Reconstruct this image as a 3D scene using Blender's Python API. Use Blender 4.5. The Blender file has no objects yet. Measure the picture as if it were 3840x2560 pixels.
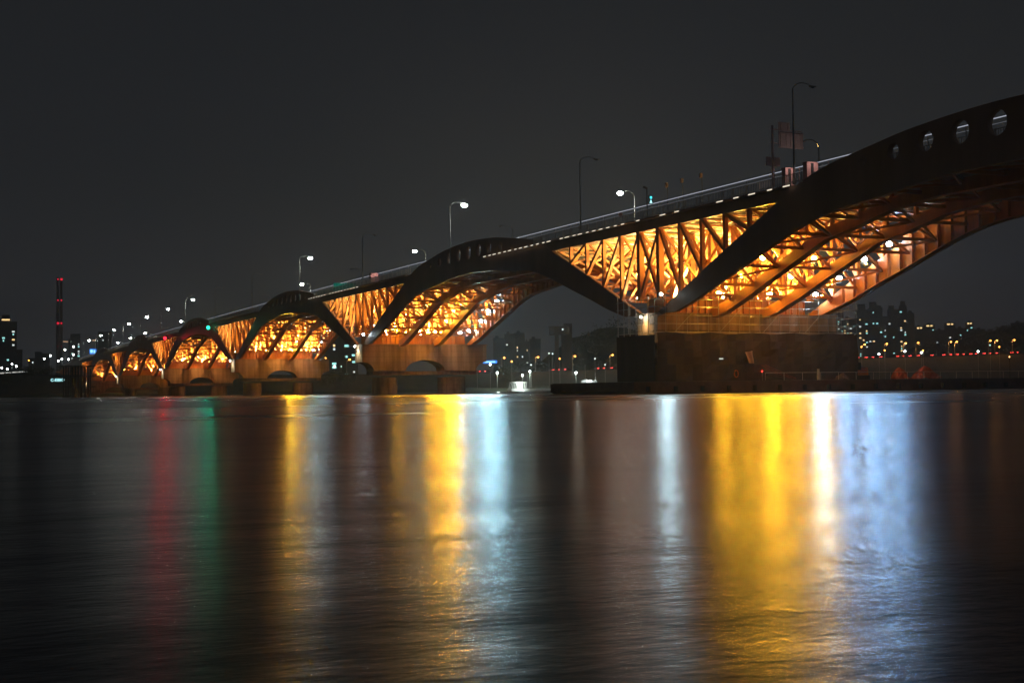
import bpy, bmesh, math, random
from mathutils import Vector, Matrix
random.seed(7)
S = bpy.context.scene
COL = S.collection

# ------------------------------------------------------------------ camera
TH = math.radians(25.43); FPX = 1260.0; CH = 0.7; ROLL = 0.013
PITCH = math.atan((387.5 + (658 - 512) * 0.013 - 341) / FPX)
fw = Vector((math.sin(TH) * math.cos(PITCH), math.cos(TH) * math.cos(PITCH), math.sin(PITCH)))
r0 = Vector((math.cos(TH), -math.sin(TH), 0)); u0 = r0.cross(fw)
rt = r0 * math.cos(ROLL) - u0 * math.sin(ROLL); up = u0 * math.cos(ROLL) + r0 * math.sin(ROLL)
cam = bpy.data.cameras.new("camera"); cam.sensor_width = 36; cam.lens = 36 * FPX / 1024
cam.clip_start = 0.1; cam.clip_end = 20000
co = bpy.data.objects.new("camera", cam); COL.objects.link(co)
M = Matrix((rt, up, -fw)).transposed().to_4x4(); M.translation = Vector((0, 0, CH)); co.matrix_world = M
S.camera = co

HAZE = 0.0003
# ------------------------------------------------------------------ world and exposure
W = bpy.data.worlds.new("World"); S.world = W; W.use_nodes = True
wn = W.node_tree.nodes; wl = W.node_tree.links
bgn = wn["Background"]
tc = wn.new("ShaderNodeTexCoord"); sp = wn.new("ShaderNodeSeparateXYZ"); rp = wn.new("ShaderNodeValToRGB")
wl.new(tc.outputs["Generated"], sp.inputs[0]); wl.new(sp.outputs["Z"], rp.inputs[0]); wl.new(rp.outputs[0], bgn.inputs[0])
cr = rp.color_ramp
cr.elements[0].position = 0.0; cr.elements[0].color = (0.0265, 0.0285, 0.033, 1)
cr.elements[1].position = 0.30; cr.elements[1].color = (0.0128, 0.0140, 0.0162, 1)
e = cr.elements.new(0.07); e.color = (0.0205, 0.0220, 0.0258, 1)
e = cr.elements.new(0.16); e.color = (0.0150, 0.0164, 0.0190, 1)
bgn.inputs[1].default_value = 1.0
# city glow low over the far bank
vd = wn.new("ShaderNodeVectorMath"); vd.operation = 'DOT_PRODUCT'; ga = TH + math.radians(4.5); vd.inputs[1].default_value = (math.sin(ga), math.cos(ga), 0.03)
pw_ = wn.new("ShaderNodeMath"); pw_.operation = 'POWER'; pw_.use_clamp = True; pw_.inputs[1].default_value = 45
vn = wn.new("ShaderNodeVectorMath"); vn.operation = 'SCALE'; vn.inputs[0].default_value = (0.012, 0.0115, 0.011)
va_ = wn.new("ShaderNodeVectorMath"); va_.operation = 'ADD'
wl.new(tc.outputs["Generated"], vd.inputs[0]); wl.new(vd.outputs["Value"], pw_.inputs[0]); wl.new(pw_.outputs[0], vn.inputs["Scale"])
wl.new(vn.outputs[0], va_.inputs[0]); wl.new(rp.outputs[0], va_.inputs[1]); wl.new(va_.outputs[0], bgn.inputs[0])
S.view_settings.view_transform = 'Standard'; S.view_settings.look = 'None'
S.view_settings.exposure = 0; S.view_settings.gamma = 1
cy = S.cycles
cy.use_denoising = True; cy.max_bounces = 5; cy.diffuse_bounces = 2; cy.glossy_bounces = 3
cy.transparent_max_bounces = 6; cy.sample_clamp_indirect = 4; cy.blur_glossy = 1.0; cy.use_light_tree = True
cy.volume_bounces = 0; cy.caustics_reflective = False; cy.caustics_refractive = False

# ------------------------------------------------------------------ materials
def mat(name, col, rough=0.6, metal=0.0, noise=0.25, scale=0.6, bump=0.0, emit=None, es=0.0, streak=False):
    m = bpy.data.materials.new(name); m.use_nodes = True
    n = m.node_tree.nodes; l = m.node_tree.links; b = n["Principled BSDF"]
    b.inputs["Roughness"].default_value = rough; b.inputs["Metallic"].default_value = metal
    b.inputs["Base Color"].default_value = (*col, 1)
    if noise > 0:
        t = n.new("ShaderNodeTexCoord"); mp = n.new("ShaderNodeMapping"); x = n.new("ShaderNodeTexNoise")
        x.inputs["Scale"].default_value = scale; x.inputs["Detail"].default_value = 6; x.inputs["Roughness"].default_value = 0.65
        if streak: mp.inputs["Scale"].default_value = (1, 1, 0.12)
        l.new(t.outputs["Object"], mp.inputs[0]); l.new(mp.outputs[0], x.inputs[0])
        c = n.new("ShaderNodeValToRGB"); l.new(x.outputs["Fac"], c.inputs[0])
        c.color_ramp.elements[0].position = 0.3; c.color_ramp.elements[1].position = 0.7
        c.color_ramp.elements[0].color = (*[v * (1 - noise) for v in col], 1)
        c.color_ramp.elements[1].color = (*[min(1, v * (1 + noise)) for v in col], 1)
        l.new(c.outputs[0], b.inputs["Base Color"])
        if bump:
            bp = n.new("ShaderNodeBump"); bp.inputs["Strength"].default_value = bump; l.new(x.outputs["Fac"], bp.inputs["Height"]); l.new(bp.outputs[0], b.inputs["Normal"])
    if emit:
        b.inputs["Emission Color"].default_value = (*emit, 1); b.inputs["Emission Strength"].default_value = es
    return m
MT = dict(
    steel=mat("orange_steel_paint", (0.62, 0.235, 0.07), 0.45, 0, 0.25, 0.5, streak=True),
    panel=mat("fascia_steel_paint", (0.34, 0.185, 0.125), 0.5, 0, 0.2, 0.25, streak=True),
    deckc=mat("deck_soffit_concrete", (0.62, 0.50, 0.36), 0.8, 0, 0.2, 0.3),
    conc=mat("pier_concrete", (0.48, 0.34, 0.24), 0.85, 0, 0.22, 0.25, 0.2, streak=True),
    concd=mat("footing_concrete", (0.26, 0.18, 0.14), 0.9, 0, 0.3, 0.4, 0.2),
    galv=mat("galvanised_steel", (0.55, 0.55, 0.53), 0.4, 0.6, 0.1, 2),
    pole=mat("lamp_pole_paint", (0.42, 0.42, 0.40), 0.5, 0.3, 0.1, 2),
    rail=mat("railing_paint", (0.72, 0.66, 0.60), 0.5, 0.2, 0.1, 2),
    asph=mat("asphalt", (0.05, 0.05, 0.05), 0.9, 0, 0.2, 0.4),
    dark=mat("dark_metal", (0.06, 0.06, 0.06), 0.5, 0.5, 0.1, 2),
    hull=mat("rusty_hull_paint", (0.10, 0.055, 0.045), 0.7, 0, 0.4, 0.8),
    bdeck=mat("barge_deck_steel", (0.10, 0.08, 0.07), 0.8, 0, 0.4, 0.8),
    net=mat("dark_safety_net", (0.05, 0.036, 0.033), 0.95, 0, 0.35, 0.5, streak=True),
    wht=mat("white_paint", (0.75, 0.75, 0.75), 0.5, 0, 0.08, 1),
    pink=mat("salmon_board", (0.75, 0.42, 0.38), 0.6, 0, 0.08, 1),
    signback=mat("sign_back_aluminium", (0.85, 0.62, 0.58), 0.7, 0.0, 0.1, 2),
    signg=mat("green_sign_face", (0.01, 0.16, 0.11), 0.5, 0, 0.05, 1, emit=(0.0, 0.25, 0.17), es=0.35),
    ring=mat("orange_life_ring_plastic", (0.8, 0.22, 0.05), 0.5, 0, 0.1, 3),
    tarp=mat("red_tarpaulin", (0.45, 0.10, 0.05), 0.7, 0, 0.5, 2.0, 0.8),
    wall1=mat("apartment_wall_brown", (0.16, 0.13, 0.12), 0.9, 0, 0.15, 0.05),
    wall2=mat("apartment_wall_grey", (0.14, 0.14, 0.145), 0.9, 0, 0.15, 0.05),
    chim=mat("chimney_concrete", (0.03, 0.03, 0.03), 0.9, 0, 0.15, 0.05),
    bank=mat("embankment_grass", (0.045, 0.055, 0.03), 0.95, 0, 0.5, 0.08),
    slope=mat("embankment_paving", (0.07, 0.075, 0.06), 0.9, 0, 0.35, 0.15),
    leaf=mat("night_foliage", (0.06, 0.075, 0.035), 0.8, 0, 0.4, 0.4),
    bark=mat("bark", (0.09, 0.07, 0.05), 0.9, 0, 0.3, 2),
    carp=mat("dark_car_paint", (0.08, 0.08, 0.09), 0.3, 0.3, 0.05, 2),
    glass=mat("dark_glass", (0.02, 0.02, 0.025), 0.1, 0, 0, 1),
    rubber=mat("tyre_rubber", (0.03, 0.03, 0.03), 0.9, 0, 0, 1),
)
def pour_lines(m, rows, dark):
    n = m.node_tree.nodes; l = m.node_tree.links; b = n["Principled BSDF"]; src = b.inputs["Base Color"].links[0].from_socket
    t = n.new("ShaderNodeTexCoord"); sx = n.new("ShaderNodeSeparateXYZ"); cb = n.new("ShaderNodeCombineXYZ"); br = n.new("ShaderNodeTexBrick")
    l.new(t.outputs["Object"], sx.inputs[0]); ad = n.new("ShaderNodeMath"); l.new(sx.outputs["X"], ad.inputs[0]); l.new(sx.outputs["Y"], ad.inputs[1])
    l.new(ad.outputs[0], cb.inputs[0]); l.new(sx.outputs["Z"], cb.inputs[1]); l.new(cb.outputs[0], br.inputs["Vector"])
    br.inputs["Scale"].default_value = 1; br.inputs["Row Height"].default_value = rows; br.inputs["Brick Width"].default_value = 5.9; br.inputs["Mortar Size"].default_value = .035; br.offset = 0
    br.inputs["Color1"].default_value = (1,1,1,1); br.inputs["Color2"].default_value = (.86,.86,.86,1); br.inputs["Mortar"].default_value = (dark,dark,dark,1)
    x = n.new("ShaderNodeTexNoise"); x.inputs["Scale"].default_value = .35; x.inputs["Detail"].default_value = 8; mp = n.new("ShaderNodeMapping"); mp.inputs["Scale"].default_value = (3,3,.25)
    l.new(t.outputs["Object"], mp.inputs[0]); l.new(mp.outputs[0], x.inputs[0]); cr_ = n.new("ShaderNodeValToRGB"); l.new(x.outputs["Fac"], cr_.inputs[0])
    cr_.color_ramp.elements[0].position = .42; cr_.color_ramp.elements[0].color = (.62,.60,.58,1); cr_.color_ramp.elements[1].position = .58; cr_.color_ramp.elements[1].color = (1,1,1,1)
    a = n.new("ShaderNodeMixRGB"); a.blend_type = 'MULTIPLY'; a.inputs[0].default_value = 1; l.new(src, a.inputs[1]); l.new(br.outputs["Color"], a.inputs[2])
    c = n.new("ShaderNodeMixRGB"); c.blend_type = 'MULTIPLY'; c.inputs[0].default_value = 1; l.new(a.outputs[0], c.inputs[1]); l.new(cr_.outputs[0], c.inputs[2]); l.new(c.outputs[0], b.inputs["Base Color"])
pour_lines(MT["conc"], 1.18, .6); pour_lines(MT["concd"], 1.0, .7); pour_lines(MT["chim"], 12, .8)
def em(name, col, s): return mat(name, (0.02, 0.02, 0.02), 0.4, 0, 0, 1, emit=col, es=s)
EM = dict(
    white=em("white_lamp_glass", (0.80, 0.93, 1.0), 190), orange=em("sodium_lamp_glass", (1.0, 0.52, 0.06), 190),
    street=em("street_lamp_glass", (0.93, 1.0, 0.90), 170), sod=em("orange_street_lamp_glass", (1.0, 0.36, 0.06), 9),
    area=em("area_lamp_glass", (0.9, 1.0, 0.95), 22),
    red=em("red_signal_glass", (1.0, 0.02, 0.04), 4), green=em("green_signal_glass", (0.02, 0.85, 0.45), 3),
    wcy=em("cool_window_light", (0.35, 0.85, 0.80), 1.7), wwh=em("white_window_light", (0.80, 0.92, 0.88), 1.4),
    wye=em("warm_window_light", (1.0, 0.66, 0.28), 1.8), cyan=em("cyan_sign_light", (0.08, 0.75, 0.85), 1.6),
    cyan2=em("pale_cyan_sign_light", (0.45, 0.95, 1.0), 1.6), blue=em("blue_sign_light", (0.02, 0.22, 1.0), 1.6),
    dash=em("walkway_strip_light", (1.0, 0.90, 0.70), .95), line=em("headlight_trail_glow", (0.62, 0.66, 0.78), 0.6),
    line2=em("dim_headlight_trail_glow", (0.50, 0.54, 0.62), 0.17), tail=em("tail_light_glass", (1.0, 0.05, 0.04), 10),  # the bright and dim line glows stand in for passing headlights
    head=em("head_light_glass", (1.0, 0.9, 0.75), 9),
)

# ------------------------------------------------------------------ mesh helpers
class MB:
    def __init__(s): s.v = []; s.f = []
    def box(s, x0, x1, y0, y1, z0, z1):
        b = len(s.v)
        s.v += [(x0,y0,z0),(x1,y0,z0),(x1,y1,z0),(x0,y1,z0),(x0,y0,z1),(x1,y0,z1),(x1,y1,z1),(x0,y1,z1)]
        s.f += [tuple(b+i for i in q) for q in ((0,3,2,1),(4,5,6,7),(0,1,5,4),(1,2,6,5),(2,3,7,6),(3,0,4,7))]
        return s
    def beam(s, p, q, w, h, ref=(0,0,1)):
        p = Vector(p); q = Vector(q); d = (q-p).normalized(); r = Vector(ref)
        if abs(d.dot(r)) > 0.98: r = Vector((0,1,0)) if abs(d.y) < .9 else Vector((1,0,0))
        a = d.cross(r).normalized(); c = a.cross(d).normalized()
        b = len(s.v)
        for e_ in (p, q):
            for sa, sc in ((-1,-1),(1,-1),(1,1),(-1,1)): s.v.append(tuple(e_ + a*(sa*w/2) + c*(sc*h/2)))
        s.f += [tuple(b+i for i in t) for t in ((0,1,2,3),(7,6,5,4),(0,4,5,1),(1,5,6,2),(2,6,7,3),(3,7,4,0))]
        return s
    def tube(s, pts, rad, n=8, cap=True):
        pts = [Vector(p) for p in pts]; b = len(s.v)
        if not isinstance(rad, (list, tuple)): rad = [rad]*len(pts)
        for i, p in enumerate(pts):
            d = (pts[min(i+1,len(pts)-1)] - pts[max(i-1,0)]).normalized()
            r = Vector((0,0,1)) if abs(d.z) < .9 else Vector((1,0,0))
            a = d.cross(r).normalized(); c = a.cross(d)
            for k in range(n):
                t = 2*math.pi*k/n; s.v.append(tuple(p + (a*math.cos(t)+c*math.sin(t))*rad[i]))
        for i in range(len(pts)-1):
            for k in range(n):
                k2 = (k+1) % n; s.f.append((b+i*n+k, b+i*n+k2, b+(i+1)*n+k2, b+(i+1)*n+k))
        if cap:
            s.f.append(tuple(b+k for k in reversed(range(n)))); s.f.append(tuple(b+(len(pts)-1)*n+k for k in range(n)))
        return s
    def ball(s, c, r, seg=10, rings=6, sq=(1,1,1)):
        b = len(s.v); cx, cy_, cz = c
        for i in range(1, rings):
            t = math.pi*i/rings
            for k in range(seg):
                a = 2*math.pi*k/seg; s.v.append((cx+r*sq[0]*math.sin(t)*math.cos(a), cy_+r*sq[1]*math.sin(t)*math.sin(a), cz+r*sq[2]*math.cos(t)))
        s.v += [(cx,cy_,cz+r*sq[2]), (cx,cy_,cz-r*sq[2])]; T = len(s.v)-2; Bt = T+1
        for i in range(rings-2):
            for k in range(seg):
                k2=(k+1)%seg; s.f.append((b+i*seg+k, b+(i+1)*seg+k, b+(i+1)*seg+k2, b+i*seg+k2))
        for k in range(seg):
            k2=(k+1)%seg; s.f.append((T, b+k, b+k2)); s.f.append((Bt, b+(rings-2)*seg+k2, b+(rings-2)*seg+k))
        return s
    def poly_y(s, pts, y0, y1):   # polygon in XZ extruded along Y
        b = len(s.v); n = len(pts)
        s.v += [(p[0], y0, p[1]) for p in pts] + [(p[0], y1, p[1]) for p in pts]
        s.f += [tuple(b+i for i in range(n)), tuple(b+n+i for i in reversed(range(n)))]
        for i in range(n): j=(i+1)%n; s.f.append((b+i, b+n+i, b+n+j, b+j))
        return s
    def warp(s, fn): s.v = [fn(p) for p in s.v]; return s
    def mesh(s, name):
        m = bpy.data.meshes.new(name); m.from_pydata(s.v, [], s.f); m.update()
        bm = bmesh.new(); bm.from_mesh(m); bmesh.ops.recalc_face_normals(bm, faces=bm.faces); bm.to_mesh(m); bm.free(); return m
    def build(s, name, material, parent=None, loc=None, rz=0, smooth=False):
        m = s.mesh(name); m.materials.append(material)
        if smooth:
            for p in m.polygons: p.use_smooth = True
        return link(name, m, parent, loc, rz)
def link(name, data, parent=None, loc=None, rz=0):
    o = bpy.data.objects.new(name, data); COL.objects.link(o)
    if parent: o.parent = parent
    if loc is not None: o.location = loc
    if rz: o.rotation_euler.z = rz
    return o
def tag(o, label=None, cat=None, group=None, kind=None):
    if label: o["label"] = label
    if cat: o["category"] = cat
    if group: o["group"] = group
    if kind: o["kind"] = kind
    return o
def thing(name, label, cat, loc=(0,0,0), rz=0, group=None):
    o = bpy.data.objects.new(name, None); COL.objects.link(o); o.location = loc; o.rotation_euler.z = rz
    return tag(o, label, cat, group)
def dup(root, loc=None, rz=None, label=None, group=None):
    c = root.copy(); COL.objects.link(c)
    if loc is not None: c.location = loc
    if rz is not None: c.rotation_euler.z = rz
    if label: c["label"] = label
    if group: c["group"] = group
    for ch in root.children:
        d = ch.copy(); COL.objects.link(d); d.parent = c
        for g in ch.children:
            k = g.copy(); COL.objects.link(k); k.parent = d
    return c
def lamp(parent, kind, loc, power, col, radius=0.2, aim=None, angle=120, blend=0.5):
    L = bpy.data.lights.new("light", kind); L.energy = power; L.color = col; L.shadow_soft_size = radius
    o = link("light", L, parent, loc)
    if kind == 'SPOT':
        L.spot_size = math.radians(angle); L.spot_blend = blend
        o.rotation_euler = Vector(aim).to_track_quat('-Z', 'Y').to_euler()
    return o
def at(ud, vd, Y):      # photo point -> world point on the plane y = Y
    u = ud/2.296875; v = vd/2.296875
    d = fw + rt*(u-512)/FPX - up*(v-341)/FPX; t = Y/d.y
    return Vector((0,0,CH)) + d*t

# ------------------------------------------------------------------ bridge layout
def crest(y): return 0.65 - 1.5e-5*(y-340)**2
def lift(p): return (p[0], p[1], p[2]+crest(p[1]))
Y0 = 143.0; SPAN = 120.0
XR = (88.5, 96.67, 104.83, 113.0)
TOPS = [(1.8,10.4),(6,12.2),(16,16.6),(27,21.2),(31,22.9),(36,24.3),(43,25.3),(50,26.1),(60,26.5)]
BOTS = [(6.2,10.4),(11,11.7),(16,13.4),(21,15.0),(30,17.9),(36,19.3),(44,20.0),(52,20.7),(60,20.9)]
def lerp(T, s):
    if s <= T[0][0]: return T[0][1]
    for (a,b),(c,d) in zip(T, T[1:]):
        if s <= c: return b + (d-b)*(s-a)/(c-a)
    return T[-1][1]
def smooth_curve(T, n=60):
    out = []
    P = [Vector((a,b)) for a,b in T]
    P = [P[0]*2-P[1]] + P + [Vector((120-T[-2][0], T[-2][1]))]
    for i in range(1, len(P)-2):
        for k in range(6):
            t = k/6; a,b,c,d = P[i-1:i+3]
            out.append(0.5*((2*b)+(c-a)*t+(2*a-5*b+4*c-d)*t*t+(3*b-a-3*c+d)*t**3))
    out.append(P[-2]); return [(p.x,p.y) for p in out]
TOP = smooth_curve(TOPS); BOT = smooth_curve(BOTS)
ZF0, ZF1 = 21.7, 23.1

bridge = thing("bridge", "long orange truss bridge with dark arched side panels crossing the river on concrete piers", "bridge", (0,0,0))

def arch_panel(x, ya, th, stiff):
    """half-moon side panel between pier at ya and the pier 120 m further"""
    full = TOP + [(120-a, b) for a,b in reversed(TOP[:-1])]
    low = BOT + [(120-a, b) for a,b in reversed(BOT[:-1])]
    outline = full + list(reversed(low))
    cu = bpy.data.curves.new("arch_panel", 'CURVE'); cu.dimensions = '2D'; cu.fill_mode = 'BOTH'; cu.extrude = th/2
    def spl(pts):
        s = cu.splines.new('POLY'); s.points.add(len(pts)-1)
        for q, (a,b) in zip(s.points, pts): q.co = (a, b, 0, 1)
        s.use_cyclic_u = True
    spl(outline)
    for k in range(-4, 5):
        d = (2.40, 2.28, 2.05, 1.62, 0.85)[abs(k)]; zc = (24.55, 24.53, 24.45, 24.2, 23.85)[abs(k)]
        spl([(60+4.45*k+d/2*math.cos(2*math.pi*j/32), zc+d/2*math.sin(2*math.pi*j/32)) for j in range(32)])
    tmp = bpy.data.objects.new("tmp", cu); COL.objects.link(tmp)
    dg = bpy.context.evaluated_depsgraph_get(); me = bpy.data.meshes.new_from_object(tmp.evaluated_get(dg))
    bpy.data.objects.remove(tmp); bpy.data.curves.remove(cu)
    for v in me.vertices:
        a, b, c = v.co; y = ya + a; v.co = (x + c, y, b + crest(y))
    bm = bmesh.new(); bm.from_mesh(me)
    bmesh.ops.remove_doubles(bm, verts=bm.verts, dist=0.0005)
    if stiff:
        mb = MB(); s = 9.0
        while s < 111.5:
            ss = min(s, 120-s); zb = lerp(BOTS, ss); zt = min(lerp(TOPS, ss), 21.9)
            if zt - zb > .4: mb.box(x-th/2-.42, x-th/2-.002, ya+s-.2, ya+s+.2, zb+.12, zt)
            s += 2.2
        for i in range(0, len(low)-1):
            p, q = low[i], low[i+1]
            mb.beam((x-th/2-.3, ya+p[0], p[1]+.08), (x-th/2-.3, ya+q[0], q[1]+.08), .6, .1)
        mb.warp(lift); b0 = [bm.verts.new(v) for v in mb.v]
        for f in mb.f: bm.faces.new([b0[i] for i in f])
    bmesh.ops.recalc_face_normals(bm, faces=bm.faces)
    me.clear_geometry(); bm.to_mesh(me); bm.free(); me.name = "arch_panel"
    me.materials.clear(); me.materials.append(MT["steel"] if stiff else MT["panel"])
    return link("arch_panel", me, bridge)

def rib_pt(s):   # centre line of the inner ribs
    zt, zb = lerp(TOPS, s), lerp(BOTS, s)
    if s < 27: return zb + (zt-zb)*0.45
    return min(zb + 1.2, 21.2)
GRP = MB(); INNER = MB(); CFR = MB()
POSTS = [7.4, 12.35, 17.3, 22.2, 27.1, 32, 37, 42, 47.5, 53.5]

for n in range(-1, 7):
    yp = Y0 + SPAN*n
    # --- span from this pier to the next
    if n < 6:
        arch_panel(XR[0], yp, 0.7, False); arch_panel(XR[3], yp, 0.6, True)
        for x in XR[1:3]:
            mb = MB(); pts = [(3.0, 10.6)] + [(s, rib_pt(s)) for s in (6, 11, 16, 21, 26, 31, 37, 44, 52, 60)]
            pts += [(120-a, b) for a,b in reversed(pts[:-1])]
            for (a,b),(c,d) in zip(pts, pts[1:]):
                mb.beam((x, yp+a, b), (x, yp+c, d), 1.05, 1.35)
            mb.warp(lift).build("inner_rib", MT["steel"], bridge)
        # deck
        mb = MB()
        for k in range(12):
            a, b = yp+10*k, yp+10*k+10
            mb.box(89.0, 112.5, a, b, 22.70, 23.02)
        mb.warp(lift).build("deck_slab", MT["deckc"], bridge)
        mb = MB()
        for x in (92.5, 94.5, 98.7, 100.75, 102.8, 107, 109): 
            for k in range(12): mb.box(x-.18, x+.18, yp+10*k, yp+10*k+10, 22.30, 22.69)
        for x in XR[1:3]:
            for k in range(12): mb.box(x-.35, x+.35, yp+10*k, yp+10*k+10, 21.75, 22.69)
        mb.warp(lift).build("stringer", MT["deckc"], bridge)
        mb = MB(); s = 2.45
        sts = [2.45] + POSTS; sts = sts + [60] + [120-q for q in reversed(sts)]
        for q in sts: mb.box(88.9, 112.6, yp+q-.25, yp+q+.25, 21.92, 22.29)
        for i, (a, b) in enumerate(zip(sts, sts[1:])):     # lateral bracing under the deck
            for xa, xb in zip(XR, XR[1:]):
                mb.beam((xa, yp+a, 21.8), (xb, yp+b, 21.8), .2, .22); mb.beam((xb, yp+a, 21.58), (xa, yp+b, 21.58), .2, .2)
        mb.warp(lift).build("floor_beam", MT["deckc"], bridge)
        # edge girder, railing
        for x, side in ((XR[0], -1), (XR[3], 1)):
            mb = MB()
            segs = [0, 10, 20, 30, 40, 50, 60, 70, 80, 90, 100, 110, 120]
            for a, b in zip(segs, segs[1:]):
                mb.box(x-.28, x+.28, yp+a, yp+b, ZF0, ZF1-.02)
                mb.box(x-.34, x+.34, yp+a, yp+b, ZF0-.08, ZF0-.003)
            xo = x + side*0.95
            for a, b in zip(segs, segs[1:]):
                if 27 < a+5 < 93: continue
                mb.box(min(x, xo), max(x, xo), yp+a, yp+b, ZF1-.14, ZF1+.05)
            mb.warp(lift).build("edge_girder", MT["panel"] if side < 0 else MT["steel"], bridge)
            mb = MB(); xr = x + side*0.85 if True else x
            def rail_run(a, b, xr):
                k = a
                for zz in (23.35, 24.22): 
                    q = a
                    while q < b: mb.beam((xr, yp+q, zz), (xr, yp+min(q+10,b), zz), .07, .07); q += 10
                while k < b: mb.box(xr-.025, xr+.025, yp+k-.025, yp+k+.025, 23.12, 24.22); k += 0.32
                k = a
                while k < b: mb.box(xr-.06, xr+.06, yp+k-.06, yp+k+.06, 23.1, 24.3); k += 2.56
            rail_run(0, 33, xr); rail_run(87, 120, xr)
            xr2 = x - side*0.7
            rail_run(33, 87, xr2)
            mb.warp(lift).build("railing", MT["rail"], bridge)
        mb = MB(); 
        for k in range(12): mb.box(91.2, 110.3, yp+10*k, yp+10*k+10, 23.024, 23.14)
        mb.warp(lift).build("carriageway", MT["asph"], bridge)
        for zz, r, mm in ((25.60, .05, "line"), (25.08, .035, "line2")):  # glowing bars added in place of car headlight trails
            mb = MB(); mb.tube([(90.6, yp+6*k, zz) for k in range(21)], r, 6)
            mb.warp(lift).build("headlight_trail_bar", EM[mm], bridge)
        mb = MB()
        for k in range(24):  # posts made up to carry the glowing trail bars
            if n < 1: MB().box(90.55, 90.65, yp+5*k+1, yp+5*k+1.1, 23.1, 25.55).warp(lift).build("trail_bar_post", MT["galv"], bridge)
            else: GRP.box(90.55, 90.65, yp+5*k+1, yp+5*k+1.1, 23.1, 25.55)
    # --- pier
    pier = link("pier", None, bridge)
    mb = MB(); wt = 10.3; y0, y1 = yp-2.5, yp+2.5
    def up_arc(xc, zc, rx, rz_, a0, a1, m=10): return [(xc+rx*math.cos(math.radians(a0+(a1-a0)*i/m)), zc+rz_*math.sin(math.radians(a0+(a1-a0)*i/m))) for i in range(m+1)]
    pts = [(87.9, wt)] + [(87.9, 6.6)] + [(x, z) for x, z in up_arc(87.9, 4.6, 2.6, 2.0, 90, 0, 6)][1:] 
    pts += [(97.9, 4.6)] + up_arc(102.55, 4.6, 4.65, 2.4, 180, 0, 16)[1:-1] + [(107.2, 4.6)]
    pts += [(114.8, 4.6)] + up_arc(117.4, 4.6, 2.6, 2.0, 180, 90, 6)[1:] + [(117.4, wt)]
    w = MB()
    # build the wall as vertical strips so the underside arch stays clean
    xs = sorted(set([87.9, 117.4] + [round(p[0],3) for p in pts]))
    def under(x):
        if x < 90.5: return 4.6 + 2.0*math.sqrt(max(0, 1-((x-87.9)/2.6)**2))
        if x > 114.8: return 4.6 + 2.0*math.sqrt(max(0, 1-((117.4-x)/2.6)**2))
        if 97.9 < x < 107.2: return 4.6 + 2.4*math.sqrt(max(0, 1-((x-102.55)/4.65)**2))
        return 4.6
    b = len(w.v); m_ = len(xs)
    for x in xs:
        z = under(x); w.v += [(x,y0,z),(x,y0,wt),(x,y1,wt),(x,y1,z)]
    for i in range(m_-1):
        a = 4*i; c = 4*(i+1)
        w.f += [(a,c,c+1,a+1),(a+1,c+1,c+2,a+2),(a+2,c+2,c+3,a+3),(a+3,c+3,c,a)]
    w.f += [(0,1,2,3),(4*m_-4,4*m_-1,4*m_-2,4*m_-3)]
    w.warp(lift).build("pier_wall", MT["conc"], pier)
    MB().box(87.7, 117.6, yp-2.65, yp+2.65, wt+.003, wt+.22).warp(lift).build("pier_coping", MT["conc"], pier)
    for a, b in ((91.0, 96.6), (106.6, 112.9)):
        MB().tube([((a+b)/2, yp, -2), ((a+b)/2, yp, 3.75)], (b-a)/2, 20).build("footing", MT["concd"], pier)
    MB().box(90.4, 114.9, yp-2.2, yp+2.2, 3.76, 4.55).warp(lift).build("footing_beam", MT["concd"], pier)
    mb = MB(); mb.box(89.2, 112.3, yp-2.1, yp+2.1, 10.53, 12.3)
    x = 89.6
    while x < 112.2: mb.box(x-.07, x+.07, yp-2.32, yp-2.103, 10.54, 12.28); x += 1.02
    mb.box(88.9, 112.6, yp-2.4, yp+2.4, 12.303, 12.42)
    mb.warp(lift).build("bearing_skirt", MT["steel"], pier)
    # --- V truss over the pier
    zt = 21.65
    def foot(s): return lerp(TOPS, s) - .1
    for ip, x in enumerate(XR):
        def member(name, p, q, w_, h_):
            if ip == 0 and n >= 0:
                MB().beam(p, q, w_, h_, (1,0,0)).warp(lift).build(name, MT["steel"], bridge)
            elif n in (0, 1): MB().beam(p, q, w_, h_, (1,0,0)).warp(lift).build(name.replace("truss", "inner"), MT["steel"], bridge)
            else: INNER.beam(p, q, w_, h_, (1,0,0))
        for sg in (-1, 1):
            member("truss_post", (x, yp+sg*2.45, 12.4), (x, yp+sg*2.45, zt), .75, .75)
            for k, s in enumerate(POSTS[:4]):
                member("truss_post", (x, yp+sg*s, foot(s)), (x, yp+sg*s, zt), .45, .5)
            chain = [2.45] + POSTS[:5]
            for a, b in zip(chain, chain[1:]):
                if b < 24: member("truss_diagonal", (x, yp+sg*(a+.1), zt), (x, yp+sg*b, foot(b)+.1), .42, .46)
            member("truss_cross", (x+.004*sg, yp-sg*2.45, 12.5), (x+.004*sg, yp+sg*2.45, zt), .5, .42)
        if ip in (1, 2):
            for sg in (-1, 1):
                for s in POSTS[4:]:
                    if n in (0, 1) and s < 40: MB().beam((x, yp+sg*s, rib_pt(s)), (x, yp+sg*s, zt+.1), .4, .4, (1,0,0)).warp(lift).build("inner_post", MT["steel"], bridge)
                    else: INNER.beam((x, yp+sg*s, rib_pt(s)), (x, yp+sg*s, zt+.1), .4, .4)
    cf = MB(); lb = MB()
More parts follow.
